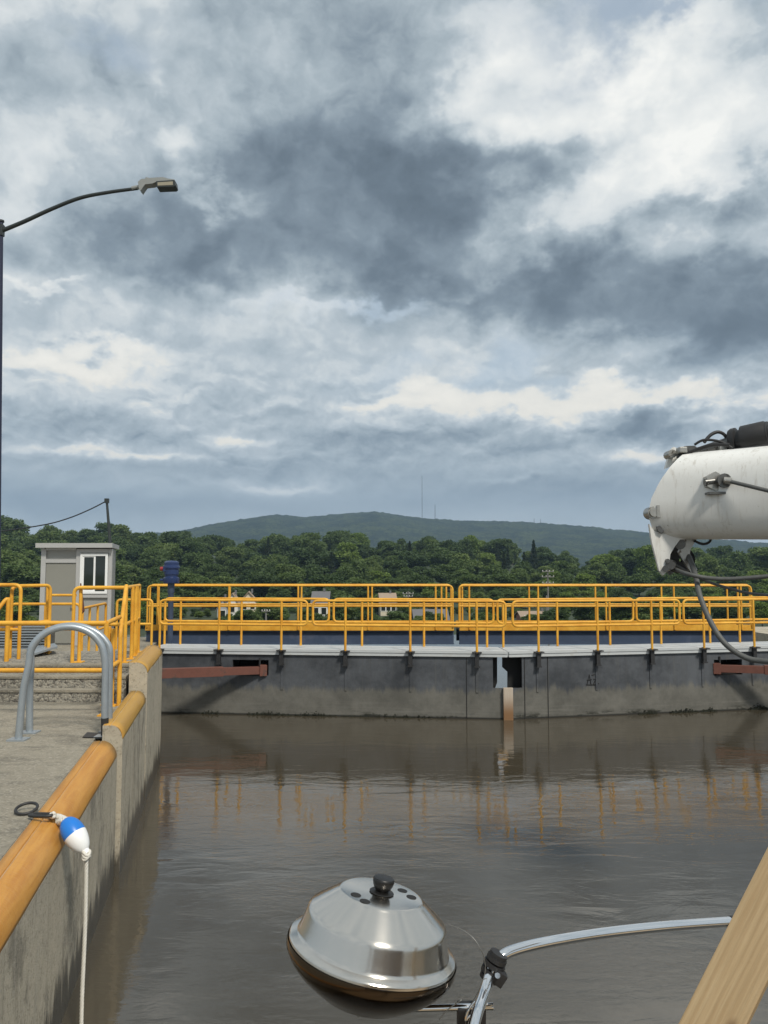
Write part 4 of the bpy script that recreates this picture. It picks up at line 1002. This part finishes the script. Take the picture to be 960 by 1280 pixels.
for px, py in ((852, 563), (880, 569), (902, 560)):
    MB().box(at_d(px, py, 7.02), (.07, .10, .055), bevel=.01).build('hose_clamp', M['hub'], boom)
mis = MB()
for (px, py, w_, h_) in ((866, 577, .10, .05), (884, 570, .12, .05), (900, 564, .08, .06), (890, 573, .05, .04)):
    mis.box(at_d(px, py, 7.15), (w_, .12, h_), bevel=.012)
mis.build('valve_blocks', M['greymetal'], boom)
rc = thing('control_cable', lg, 'thin steel cable from the lug on the boom to the right edge', 'cable')
MB().tube([lg+Vector((.03, -.10, 0)), at_d(975, 617, 6.2)], .017, 8).build('cable_line', M['cable'], rc, smooth=60)
MB().tube([lg+Vector((.02, -.10, 0)), lg+Vector((.07, -.13, -.01))], .03, 10).build('ferrule', M['hub'], rc, smooth=60)
tag(MB().tube(spline([at_d(840, 710, 7.1), at_d(858, 717, 6.8), at_d(885, 722.5, 6.7), at_d(920, 723.5, 6.6), at_d(985, 718, 6.4)], 8), .019, 10).build('hose', M['cable'], smooth=60), 'grey hose running nearly level from the boom hook head to the right', 'hose')
tag(MB().tube(spline([at_d(844, 706, 7.05), at_d(880, 725, 7.1), at_d(910, 735, 7.1), at_d(940, 742, 7.1), at_d(990, 746, 7.1)], 8), .013, 8).build('cable', M['cable'], smooth=60), 'thin dark line sagging right behind the level hose', 'line')
tag(MB().tube(spline([at_d(858, 690, 7.12), at_d(864, 703, 7.0), at_d(869.5, 720, 6.85), at_d(875, 745, 6.7), at_d(887, 775, 6.6), at_d(905, 803, 6.5), at_d(930, 821, 6.4), at_d(955, 826.5, 6.3), at_d(1000, 828, 6.1)], 8), .023, 12).build('hose', M['cable'], smooth=60), 'thick grey hose hanging in a curve from the boom head', 'hose')

# ------------------------------------------------------------------ grill
ZC = 1.88
def at_c(px, py, zc):          # point at camera depth zc
    a = (px-480)/F; b = (640-py)/F
    return Vector((a*zc, zc*(math.cos(PITCH) - b*math.sin(PITCH)), HC + zc*(math.sin(PITCH) + b*math.cos(PITCH))))
gc = at_c(465, 1184, ZC)
tilt = Matrix.Rotation(R(10.5), 4, 'Y') @ Matrix.Rotation(R(-3), 4, 'X')
grill = bpy.data.objects.new('kettle_grill', None); scene.collection.objects.link(grill); grill.location = gc; grill.rotation_euler = tilt.to_euler()
tag(grill, 'round stainless steel kettle grill with black knob over the water', 'grill')
def gpart(mb, name, m, smooth=35, par=grill):
    o = mb.build(name, m, None, origin=(0, 0, 0), smooth=smooth); o.location = (0, 0, 0); o.parent = par; return o
lid = MB().lathe([(0, .1285), (.06, .1282), (.097, .1275), (.1015, .1268), (.1040, .1252), (.1060, .1232), (.1085, .1215), (.140, .0990), (.1640, .0815), (.1680, .0783), (.1710, .0745), (.1728, .0705),
                  (.1738, .0665), (.1790, .0440), (.1840, .0225), (.1852, .0185), (.188, .0150), (.191, .0138), (.201, .0102), (.2035, .0088), (.2055, .0060), (.2062, .0020), (.2066, -.0130), (.2055, -.0170), (.200, -.0180)], n=96)
lido = gpart(lid, 'lid', M['steel'], 25)
bw = MB().lathe([(.2085, .0000), (.2095, -.008), (.2085, -.018), (.2045, -.026), (.196, -.040), (.175, -.062), (.150, -.081), (.128, -.096), (.118, -.103), (.095, -.109), (.05, -.111), (0, -.112)], n=96)
gpart(bw, 'bowl', M['bowl'], 30)
kb = MB().lathe([(0, .130), (.029, .1288), (.0305, .1305), (.028, .1325), (.016, .1335), (.0165, .1355), (.0205, .1395), (.0245, .1470), (.0268, .1560), (.0265, .1610), (.0245, .1640), (.018, .1650), (0, .1655)], n=36)
gpart(kb, 'knob', M['knob'], 40, lido)
for px, py in ((445, 1118), (456.3, 1126), (503, 1112.7), (514.3, 1120.8)):
    # where that sight line meets the lid's flat top
    inv = (Matrix.Translation(gc) @ tilt).inverted()
    o_ = inv @ Vector((0, 0, HC)); d_ = (inv.to_3x3() @ (at_c(px, py, 1) - Vector((0, 0, HC))))
    t = (.1292-o_.z)/d_.z; h_ = o_ + d_*t
    gpart(MB().lathe([(0, 0), (.0125, 0), (.0132, -.0015)], Matrix.Translation((h_.x, h_.y, .1290)), 20), 'dark_vent_disc', M['hole'], 60, lido)  # flat near-black disc on the lid; its colour stands for the hole's darkness
# mount arm
mt = thing('grill_mount', at_c(530, 1262, 1.9), 'thin steel mounting arm with black clamp block under the grill', 'mount')
MB().tube([at_c(452, 1262.5, 1.90), at_c(617, 1258, 1.84)], .0082, 12).build('arm', M['chrome'], mt, smooth=60)
cap = MB(); cap.tube([at_c(446.5, 1263, 1.90), at_c(461.5, 1262, 1.90)], .0135, 14); cap.box(at_c(453.5, 1252, 1.90), (.02, .018, .03), bevel=.003); cap.build('end_clamp', M['hub'], mt, smooth=40)
blk = MB(); Mb = Matrix.Translation(at_c(589, 1279, 1.86)) @ Matrix.Rotation(R(8), 4, 'X'); blk.box(None, (.068, .035, .092), M=Mb, bevel=.005); blk.build('clamp_block', M['black'], mt)
# chrome rail of the boat
rl = thing('boat_rail', at_c(594, 1300, 1.84), 'curved polished boat rail rising beside the grill to the lumber', 'boat rail')
pth = [at_c(px, py, z) for px, py, z in ((556, 1420, 1.50), (578, 1340, 1.60), (594, 1275, 1.72), (606, 1240, 1.82), (616, 1210, 1.88), (626, 1196.5, 1.89), (645, 1187, 1.91), (690, 1176.5, 1.95), (760, 1165.5, 2.02), (840, 1157, 2.08), (918, 1151.5, 2.14))]
MB().tube(spline(pth, 8), .0132, 18).build('tube', M['chrome'], rl, smooth=60)
ef = MB(); ef.tube([at_c(913, 1152, 2.135), at_c(934, 1150.5, 2.155)], .0150, 14); ef.box(at_c(916, 1160, 2.12), (.012, .015, .018)); ef.build('end_fitting', M['darkgalv'], rl, smooth=40)
ck = MB(); cd = (at_c(622, 1200, 1.88)-at_c(611, 1226, 1.875))
for t, rr in ((.02, .023), (.3, .026), (.62, .027), (.9, .025), (1.08, .022)): ck.tube([at_c(611, 1222, 1.875)+cd*(t-.10), at_c(611, 1222, 1.875)+cd*(t+.10)], rr, 16)
ck.box(at_c(622, 1221, 1.86), (.03, .03, .032), M=Matrix.Translation(at_c(623, 1221, 1.86)) @ Matrix.Rotation(R(35), 4, 'Y'), bevel=.004)
ck.build('rubber_clamp', M['black'], rl, smooth=40)
MB().tube([at_c(621.5, 1217, 1.85), at_c(622, 1219.5, 1.83)], .0065, 10).build('bolt', M['chrome'], rl, smooth=40)
MB().tube(spline([at_c(617, 1213, 1.86), at_c(612, 1228, 1.855), at_c(607, 1245, 1.85), at_c(606, 1260, 1.85)], 6), .0045, 8).build('safety_pin', M['chrome'], rl, smooth=60)
tw = thing('lanyard_wire', at_c(563, 1157, 1.88), 'fine wire looping from the grill lid to the boat rail', 'wire')
MB().tube(spline([at_c(561, 1156, 1.90), at_c(575, 1161, 1.88), at_c(590, 1171, 1.86), at_c(600, 1185, 1.85), at_c(605, 1197, 1.85), at_c(606.5, 1214, 1.85), at_c(600, 1235, 1.84), at_c(591, 1252, 1.83), at_c(582, 1268, 1.82), at_c(583, 1285, 1.82)], 8), .0011, 6).build('loop', M['wire'], tw, smooth=180)
MB().tube(spline([at_c(549, 1274, 1.83), at_c(560, 1262, 1.83), at_c(577, 1250, 1.83)], 6), .0014, 6).build('loose_end', M['wire'], tw, smooth=180)
MB().tube(spline([at_c(594, 1252, 1.82), at_c(586, 1262, 1.81), at_c(582, 1276, 1.81), at_c(588, 1270, 1.81), at_c(590, 1285, 1.81)], 6), .0028, 6).build('loop', M['chrome'], tw, smooth=180)

# ------------------------------------------------------------------ lumber brace and boat deck
Lb = at_c(865, 1500, 1.32); Lt = at_c(1075, 905, 1.62)
bot_c = at_c(808, 1450, 1.42); top_c = at_c(1066, 928, 1.62)
dz = (top_c-bot_c); LL_ = dz.length; dz.normalize()
xr_ = Vector((1, -.60, 0)); xr_ = (xr_ - dz*xr_.dot(dz)).normalized(); yr_ = dz.cross(xr_)
lum = thing('lumber_brace', (0, 0, 0), 'pale new lumber brace slanting across the bottom right corner', 'lumber')
lum.location = bot_c
lb_ = MB().box(None, (.098, .038, LL_), M=Matrix.Translation((0, 0, LL_/2)), bevel=.003)
lo = lb_.build('board', M['plank'], None, origin=(0, 0, 0))
lo.rotation_euler = Matrix((( xr_.x, yr_.x, dz.x), (xr_.y, yr_.y, dz.y), (xr_.z, yr_.z, dz.z))).to_euler(); lo.parent = lum
struct(MB().prism([(.15, -7, 1.35), (4.8, -6, 1.35), (3.4, 1.35, 1.35), (-.75, 1.35, 1.35)], (0, 0, .1)).build('boat_deck', M['deck']))

cab = MB().prism([(0, -3.2, 1.45), (4.2, -2.4, 1.45), (4.2, -2.4, 3.3), (0, -3.2, 3.3)], (0, .12, 0))  # unseen cabin behind the camera, added for the grill to mirror
for k in range(4): cab.box((.6+1.0*k, -2.9+.19*k, 2.75), (.6, .05, .6), .19)
struct(cab.build('unseen_cabin', M['cabin']))
ben = MB()  # unseen dark posts and rail, added as streaks in the grill's reflection
for k in range(5): ben.box((-.35+.8*k, -1.9, 1.9), (.09, .09, .9))
ben.box((1.3, -1.9, 2.38), (3.6, .14, .06)); ben.tube([(.95, -.75, 1.45), (.95, -.75, 6.5)], .06, 12); ben.tube([(-.2, -.9, 1.45), (-.2, -.9, 4.4)], .04, 12)
struct(ben.build('unseen_posts', M['cabin']))
# ------------------------------------------------------------------ trees
def fn_leaf(c0, c1, c2):
    def fn(q, b, out):
        p = pos(q); r = q.node('ShaderNodeObjectInfo').outputs['Random']
        a = q.noise(p, .28, 4, .6)['Fac']; c = q.noise(p, 1.6, 4, .7)['Fac']
        k = q.m('ADD', q.m('MULTIPLY', r, .75), q.m('MULTIPLY', q.m('SUBTRACT', a, .5), 1.1), clamp=True)
        col = q.ramp(k, [(0, c0), (.5, c1), (1, c2)])
        col = q.vm('SCALE', col, scale=q.m('ADD', .55, q.m('MULTIPLY', c, .9)))
        q.l.new(col, b.inputs['Base Color']); b.inputs['Roughness'].default_value = .7; b.inputs['Specular IOR Level'].default_value = .3
        tr = q.node('ShaderNodeBsdfTranslucent'); q.l.new(q.mix(1.0, col, (1.0, 1.12, .6), 'MULTIPLY'), tr.inputs[0])
        mx = q.node('ShaderNodeMixShader'); mx.inputs[0].default_value = .33
        q.l.new(b.outputs[0], mx.inputs[1]); q.l.new(tr.outputs[0], mx.inputs[2]); q.l.new(mx.outputs[0], out.inputs[0])
    return fn
M['leaf'] = mat('broadleaf foliage', fn_leaf((.054, .086, .033), (.100, .145, .048), (.165, .210, .070)))
M['leaflight'] = mat('yellow green foliage', fn_leaf((.12, .175, .040), (.15, .21, .048), (.17, .215, .07)))
M['needle'] = mat('conifer foliage', fn_leaf((.016, .030, .015), (.024, .040, .018), (.034, .052, .022)))
M['bark'] = simple('grey bark', (.10, .085, .07), .9, 0, .3)
def rnd_dir(rg):
    while True:
        v = Vector((rg.uniform(-1, 1), rg.uniform(-1, 1), rg.uniform(-1, 1)))
        if .05 < v.length < 1: return v.normalized()
def leaf_quad(mb, c, nrm, size, rg):
    n = (nrm + rnd_dir(rg)*.55).normalized(); u = n.orthogonal().normalized(); v = n.cross(u)
    a = rg.uniform(0, 6.28); u, v = u*math.cos(a)+v*math.sin(a), v*math.cos(a)-u*math.sin(a)
    s = size*rg.uniform(.6, 1.25); f = rg.uniform(.45, .9)
    mb.face([mb.bm.verts.new(c + u*s*k1 + v*s*f*k2 + n*rg.uniform(-.05, .05)) for k1, k2 in ((-.5, -.15), (.05, -.5), (.5, .1), (-.1, .5))])
def broadleaf(seed):
    rg = random.Random(seed); mb = MB(); lobes = []       # unit tree: height 1, crown centred on the axis
    n = rg.randint(10, 20); w = rg.uniform(.30, .48)
    for i in range(n):
        t = rg.uniform(.18, .88); rad = w*math.sqrt(max(.05, 1-((t-.50)/.52)**2))
        a = rg.uniform(0, 6.28); rr = rad*rg.uniform(.25, .78)
        lobes.append((Vector((rr*math.cos(a), rr*math.sin(a), t)), rg.uniform(.07, .20)))
    lobes.append((Vector((0, 0, .55)), w*.62)); lobes.append((Vector((rg.uniform(-.08, .08), 0, .86)), .13))
    for c, r in lobes:
        core = bmesh.new(); bmesh.ops.create_icosphere(core, subdivisions=1, radius=r*.80)
        mp = {v: mb.bm.verts.new(c + Vector((v.co.x, v.co.y, v.co.z*.85))*rg.uniform(.85, 1.08)) for v in core.verts}
        for f in core.faces: mb.face([mp[v] for v in f.verts])
        core.free()
        for _ in range(int(9000*r*r)+20):
            d = rnd_dir(rg)
            p = c + Vector((d.x, d.y, d.z*.85))*r*(rg.uniform(.86, 1.08) + .12*mnoise.noise((c+d*r)*14))
            if any((p-c2).length < r2*.8 for c2, r2 in lobes if c2 is not c): continue
            if p.z > .99 or p.z < .03: continue
            leaf_quad(mb, p, d, .048, rg)
    return mb, w
def conifer(seed):
    rg = random.Random(seed); mb = MB()
    core = [(.13, .12), (.10, .3), (.075, .5), (.045, .72), (.015, .9), (0, .97)]
    mb.lathe(core, n=9)
    for _ in range(1500):
        t = rg.random()**.8; z = .08 + .90*t; lay = .75+.25*math.sin(z*46+rg.random())
        r = (1-t)*.215*lay*rg.uniform(.5, 1.1)+.008; a = rg.uniform(0, 6.28)
        leaf_quad(mb, Vector((r*math.cos(a), r*math.sin(a), z)), Vector((math.cos(a)*.5, math.sin(a)*.5, .7)), .05*(1.2-t*.6), rg)
    return mb
def tree_proto(kind, i):
    if kind == 'conifer_tree': cm = conifer(50+i); m = M['needle']
    else:
        cm, _ = broadleaf(20+i + (100 if kind == 'light_tree' else 0)); m = M['leaf'] if kind == 'broadleaf_tree' else M['leaflight']
    bmesh.ops.recalc_face_normals
    me = bpy.data.meshes.new('crown'); cm.bm.to_mesh(me); cm.bm.free(); me.materials.append(m)
    tm = MB(); tm.tube([(0, 0, -.06), (.004, 0, .15), (0, .004, .40), (.01, 0, .72)], [.022, .017, .013, .005], 7)
    for k in range(4):
        a = k*1.7+i; z0 = .28+.08*k; tm.tube([(0, 0, z0), (.09*math.cos(a), .09*math.sin(a), z0+.10), (.17*math.cos(a), .17*math.sin(a), z0+.16)], [.009, .006, .003], 5)
    mt2 = bpy.data.meshes.new('trunk'); tm.bm.to_mesh(mt2); tm.bm.free(); mt2.materials.append(M['bark'])
    return me, mt2
PROTO = {'broadleaf_tree': [tree_proto('broadleaf_tree', i) for i in range(8)], 'light_tree': [tree_proto('light_tree', i) for i in range(4)], 'conifer_tree': [tree_proto('conifer_tree', i) for i in range(3)]}
KINDNAME = {'broadleaf_tree': ('broadleaf_tree', 'dark green broadleaf tree in the wood beyond the gate', 'dark broadleaf trees of the wood'),
            'light_tree': ('broadleaf_tree', 'bright yellow green leafy tree in the wood beyond the gate', 'yellow green trees of the wood'),
            'conifer_tree': ('conifer_tree', 'dark pointed conifer standing among the broadleaf trees of the wood', 'conifers of the wood')}
def plant(kind, x, y, h, wide, rz):
    nm, lab, grp = KINDNAME[kind]; me, tr_ = random.choice(PROTO[kind])
    root = bpy.data.objects.new(nm, None); scene.collection.objects.link(root)
    root.location = (x, y, ground_z(x, y)); root.rotation_euler = (0, 0, rz); root.scale = (h*wide, h*wide, h)
    tag(root, lab, 'tree', grp)
    c = bpy.data.objects.new('crown', me); scene.collection.objects.link(c); c.parent = root
    t = bpy.data.objects.new('trunk', tr_); scene.collection.objects.link(t); t.parent = root
SKY = [(-60, 645), (0, 648), (20, 652), (60, 656), (120, 657), (180, 661), (215, 658), (250, 668), (300, 672), (350, 664), (420, 662), (470, 672), (520, 673), (560, 668), (600, 672), (630, 676), (680, 684), (720, 692), (770, 692), (820, 692), (860, 684), (900, 682), (960, 690), (1020, 690)]
ROWS = [(185, 748, 26), (205, 735, 28), (232, 722, 30), (265, 709, 33), (305, 698, 36), (350, 688, 40), (405, 679, 46), (460, None, 52)]
for ri, (D, ty, n) in enumerate(ROWS):
    for i in range(n):
        px = -50 + 1070*(i + .5 + random.uniform(-.42, .42))/n
        y = D + random.uniform(-.06, .06)*D; x = (px-480)*y/F
        sk = interp(SKY, px)
        tyy = sk + random.uniform(-3, 9) if ty is None else max(sk + 6, ty + (sk-672)*.5) + random.gauss(0, 6)
        h = HC + (710-tyy)*y/F - ground_z(x, y)
        h = max(4.5, min(h, 24))
        kind = 'broadleaf_tree'
        if tyy < 660: h += 1
        if random.random() < .10 + (.18 if px > 640 and ri < 4 else 0) - (.1 if px < 330 else 0): kind = 'light_tree'
        if ri in (4, 5, 6) and (600 < px < 690 and random.random() < .5 or random.random() < .05): kind = 'conifer_tree'; h *= 1.06
        wide = random.uniform(1.05, 1.75)*(1.0 if h > 11 else 11/h*.95)
        wide = min(wide, 1.7)
        plant(kind, x, y, h, wide if kind != 'conifer_tree' else random.uniform(.7, .9), random.uniform(0, 6.28))

KINDNAME['shrub'] = ('shrub', 'low leafy shrub or small tree among the houses behind the yellow rails', 'shrubs among the far houses')
PROTO['shrub'] = PROTO['broadleaf_tree'] + PROTO['light_tree'][:2]
HPX = [280, 293, 312, 402, 484, 490, 537, 668]
for i in range(96):
    px = -40 + 1060*(i+random.uniform(.1, .9))/96
    nearh = any(abs(px-hp) < 15 for hp in HPX)
    D = random.uniform(124, 132) if nearh else random.uniform(128, 180)
    ty = random.uniform(761, 771) if nearh else random.uniform(744, 766)
    x = (px-480)*D/F; h = HC+(710-ty)*D/F - ground_z(x, D)
    plant('shrub', x, D, max(h, 1.6), random.uniform(1.3, 2.0), random.uniform(0, 6.28))

# ------------------------------------------------------------------ houses and poles of the valley
M['hwhite'] = simple('white siding', (.68, .67, .63), .7, 0, .06, 1)
M['hcream'] = simple('cream siding', (.55, .49, .37), .7, 0, .06, 1)
M['hgrey'] = simple('grey siding', (.33, .34, .35), .7, 0, .06, 1)
M['roofgrey'] = simple('grey shingles', (.13, .13, .135), .85, 0, .2, 2)
M['rooftan'] = simple('tan shingles', (.30, .23, .17), .85, 0, .2, 2)
M['brick'] = simple('red brown siding', (.27, .12, .08), .8, 0, .15, 1)
def house(px, D, w, d, hw, hr, ridge, mw, mr, label, rz=0.0, zoff=0.0, wins=2):
    x = (px-480)*D/F; z = ground_z(x, D)+zoff
    root = bpy.data.objects.new('house', None); scene.collection.objects.link(root)
    root.location = (x, D, z); root.rotation_euler = (0, 0, rz); tag(root, label, 'house')
    def add(mb, name, m, par=root):
        o = mb.build(name, m, None, origin=(0, 0, 0)); o.location = (0, 0, 0); o.parent = par; return o
    if ridge == 'x':    # ridge runs left to right
        wall = MB().prism([(-w/2, -d/2, 0), (-w/2, d/2, 0), (-w/2, d/2, hw), (-w/2, 0, hw+hr), (-w/2, -d/2, hw)], (w, 0, 0))
        rf = MB()
        for s in (-1, 1): rf.prism([(-w/2-.3, s*(d/2+.4), hw-.35*hr/d*2), (w/2+.3, s*(d/2+.4), hw-.35*hr/d*2), (w/2+.3, 0, hw+hr+.06), (-w/2-.3, 0, hw+hr+.06)], (0, 0, .18))
    else:
        wall = MB().prism([(-w/2, -d/2, 0), (w/2, -d/2, 0), (w/2, -d/2, hw), (0, -d/2, hw+hr), (-w/2, -d/2, hw)], (0, d, 0))
        rf = MB()
        for s in (-1, 1): rf.prism([(s*(w/2+.35), -d/2-.35, hw-.35*hr/w*2), (s*(w/2+.35), d/2+.35, hw-.35*hr/w*2), (0, d/2+.35, hw+hr+.06), (0, -d/2-.35, hw+hr+.06)], (0, 0, .18))
    add(wall, 'wall', mw); ro = add(rf, 'roof', mr)
    add(MB().box((w*.2, 0, hw+hr+.3), (.4, .4, .9)), 'chimney', M['roofgrey'], ro)
    nf = 2 if hw > 4 else 1
    for fl_ in range(nf):
        for k in range(wins):
            wx = -w/2 + w*(k+.5+(.0))/wins; wz = hw/nf*(fl_+.58)
            fr = add(MB().box((wx, -d/2-.03, wz), (1.15, .08, 1.5)), 'window', M['hwhite']); add(MB().box((wx, -d/2-.075, wz), (.9, .03, 1.25)), 'pane', M['pane'], fr)
house(402, 150, 3.0, 6, 3.6, 1.9, 'x', M['hwhite'], M['roofgrey'], 'small white house with grey roof and dark windows behind the yellow rails', 0, .2, 2)
house(490, 140, 2.9, 5, .75, 1.3, 'y', M['hwhite'], M['roofgrey'], 'white gable peak just above the yellow toe board', 0, .0, 1)
house(484, 172, 3.4, 5, 3.2, 1.6, 'x', M['hcream'], M['rooftan'], 'cream house with tan roof among the trees above the white gable', .1, .0, 3)
house(537, 142, 6.0, 5, 1.15, 1.55, 'x', M['hwhite'], M['roofgrey'], 'long low house with wide grey roof right of the white gable', .06, .0, 3)
house(280, 156, 2.2, 4, 2.4, 2.0, 'y', M['hgrey'], M['roofgrey'], 'grey gabled house behind the left end of the yellow rails', .2, .0, 1)
house(312, 168, 3.4, 5, 2.6, 1.8, 'y', M['hcream'], M['rooftan'], 'cream gabled house with tan roof beside the grey house', .15, .8, 2)
house(293, 162, 2.2, 5, 3.0, 1.8, 'y', M['hwhite'], M['rooftan'], 'narrow white gabled house between the grey and cream houses', .1, .3, 1)
house(668, 150, 6.5, 6, 1.0, .7, 'x', M['brick'], M['rooftan'], 'low red brown building far behind the right yellow rails', 0, .2, 3)
def upole(px, ytop, D, arms, label):
    x = (px-480)*D/F; z0 = ground_z(x, D); ztop = HC + (710-ytop)*D/F
    root = thing('utility_pole', (x, D, z0), label, 'utility pole')
    MB().tube([(x, D, z0-.3), (x, D, ztop)], [.20, .14], 8).build('pole', M['utility'], root)
    for dz_, w_ in arms:
        ar = MB().box((x, D-.2, ztop-dz_), (w_, .14, .16)).build('crossarm', M['utility'], root)
        ins = MB()
        for k in (-.45, -.15, .15, .45): ins.tube([(x+w_*k, D-.2, ztop-dz_+.08), (x+w_*k, D-.2, ztop-dz_+.32)], .07, 6)
        ins.build('insulators', M['hwhite'], ar)
upole(333.5, 761, 138, [(.35, 1.5)], 'pale utility pole with one crossarm near the white house')
upole(510, 739, 168, [(.5, 2.4), (1.1, 2.0)], 'grey utility pole with two crossarms above the low grey roof')
upole(684, 712, 160, [(.4, 2.4), (1.5, 2.6), (2.8, 2.4)], 'tall utility pole with three crossarms right of the gate middle')
upole(682, 744, 146, [], 'bare pale pole below the tall three armed utility pole')
def mastf(px, y0, y1, r, label):
    D = DH-40; x = (px-480)*D/F; zb = HC+(710-y1)*D/F; zt = HC+(710-y0)*D/F
    root = thing('radio_mast', (x, D, zb-12), label, 'radio mast')
    m_ = MB(); m_.tube([(x, D, zb-12), (x, D, zb+(zt-zb)*.5), (x, D, zt)], [r, r*.9, r*.55], 6); m_.build('mast', M['mast'], root)
    rg_ = MB()
    for k in range(9): z = zb + (zt-zb)*(k+.5)/9; rg_.box((x, D, z), (r*2.5, r*2.5, .8))
    rg_.build('cross_frames', M['mast'], root)
mastf(527.8, 594, 651, 1.2, 'tallest thin radio mast on the far hill')
mastf(544, 630, 652, 1.3, 'short thick radio mast right of the tallest one on the hill')
mastf(668, 648, 656, 1.0, 'first tiny mast on the right part of the far ridge')
mastf(676, 649, 657, 1.0, 'second tiny mast on the far ridge, right next to the first')
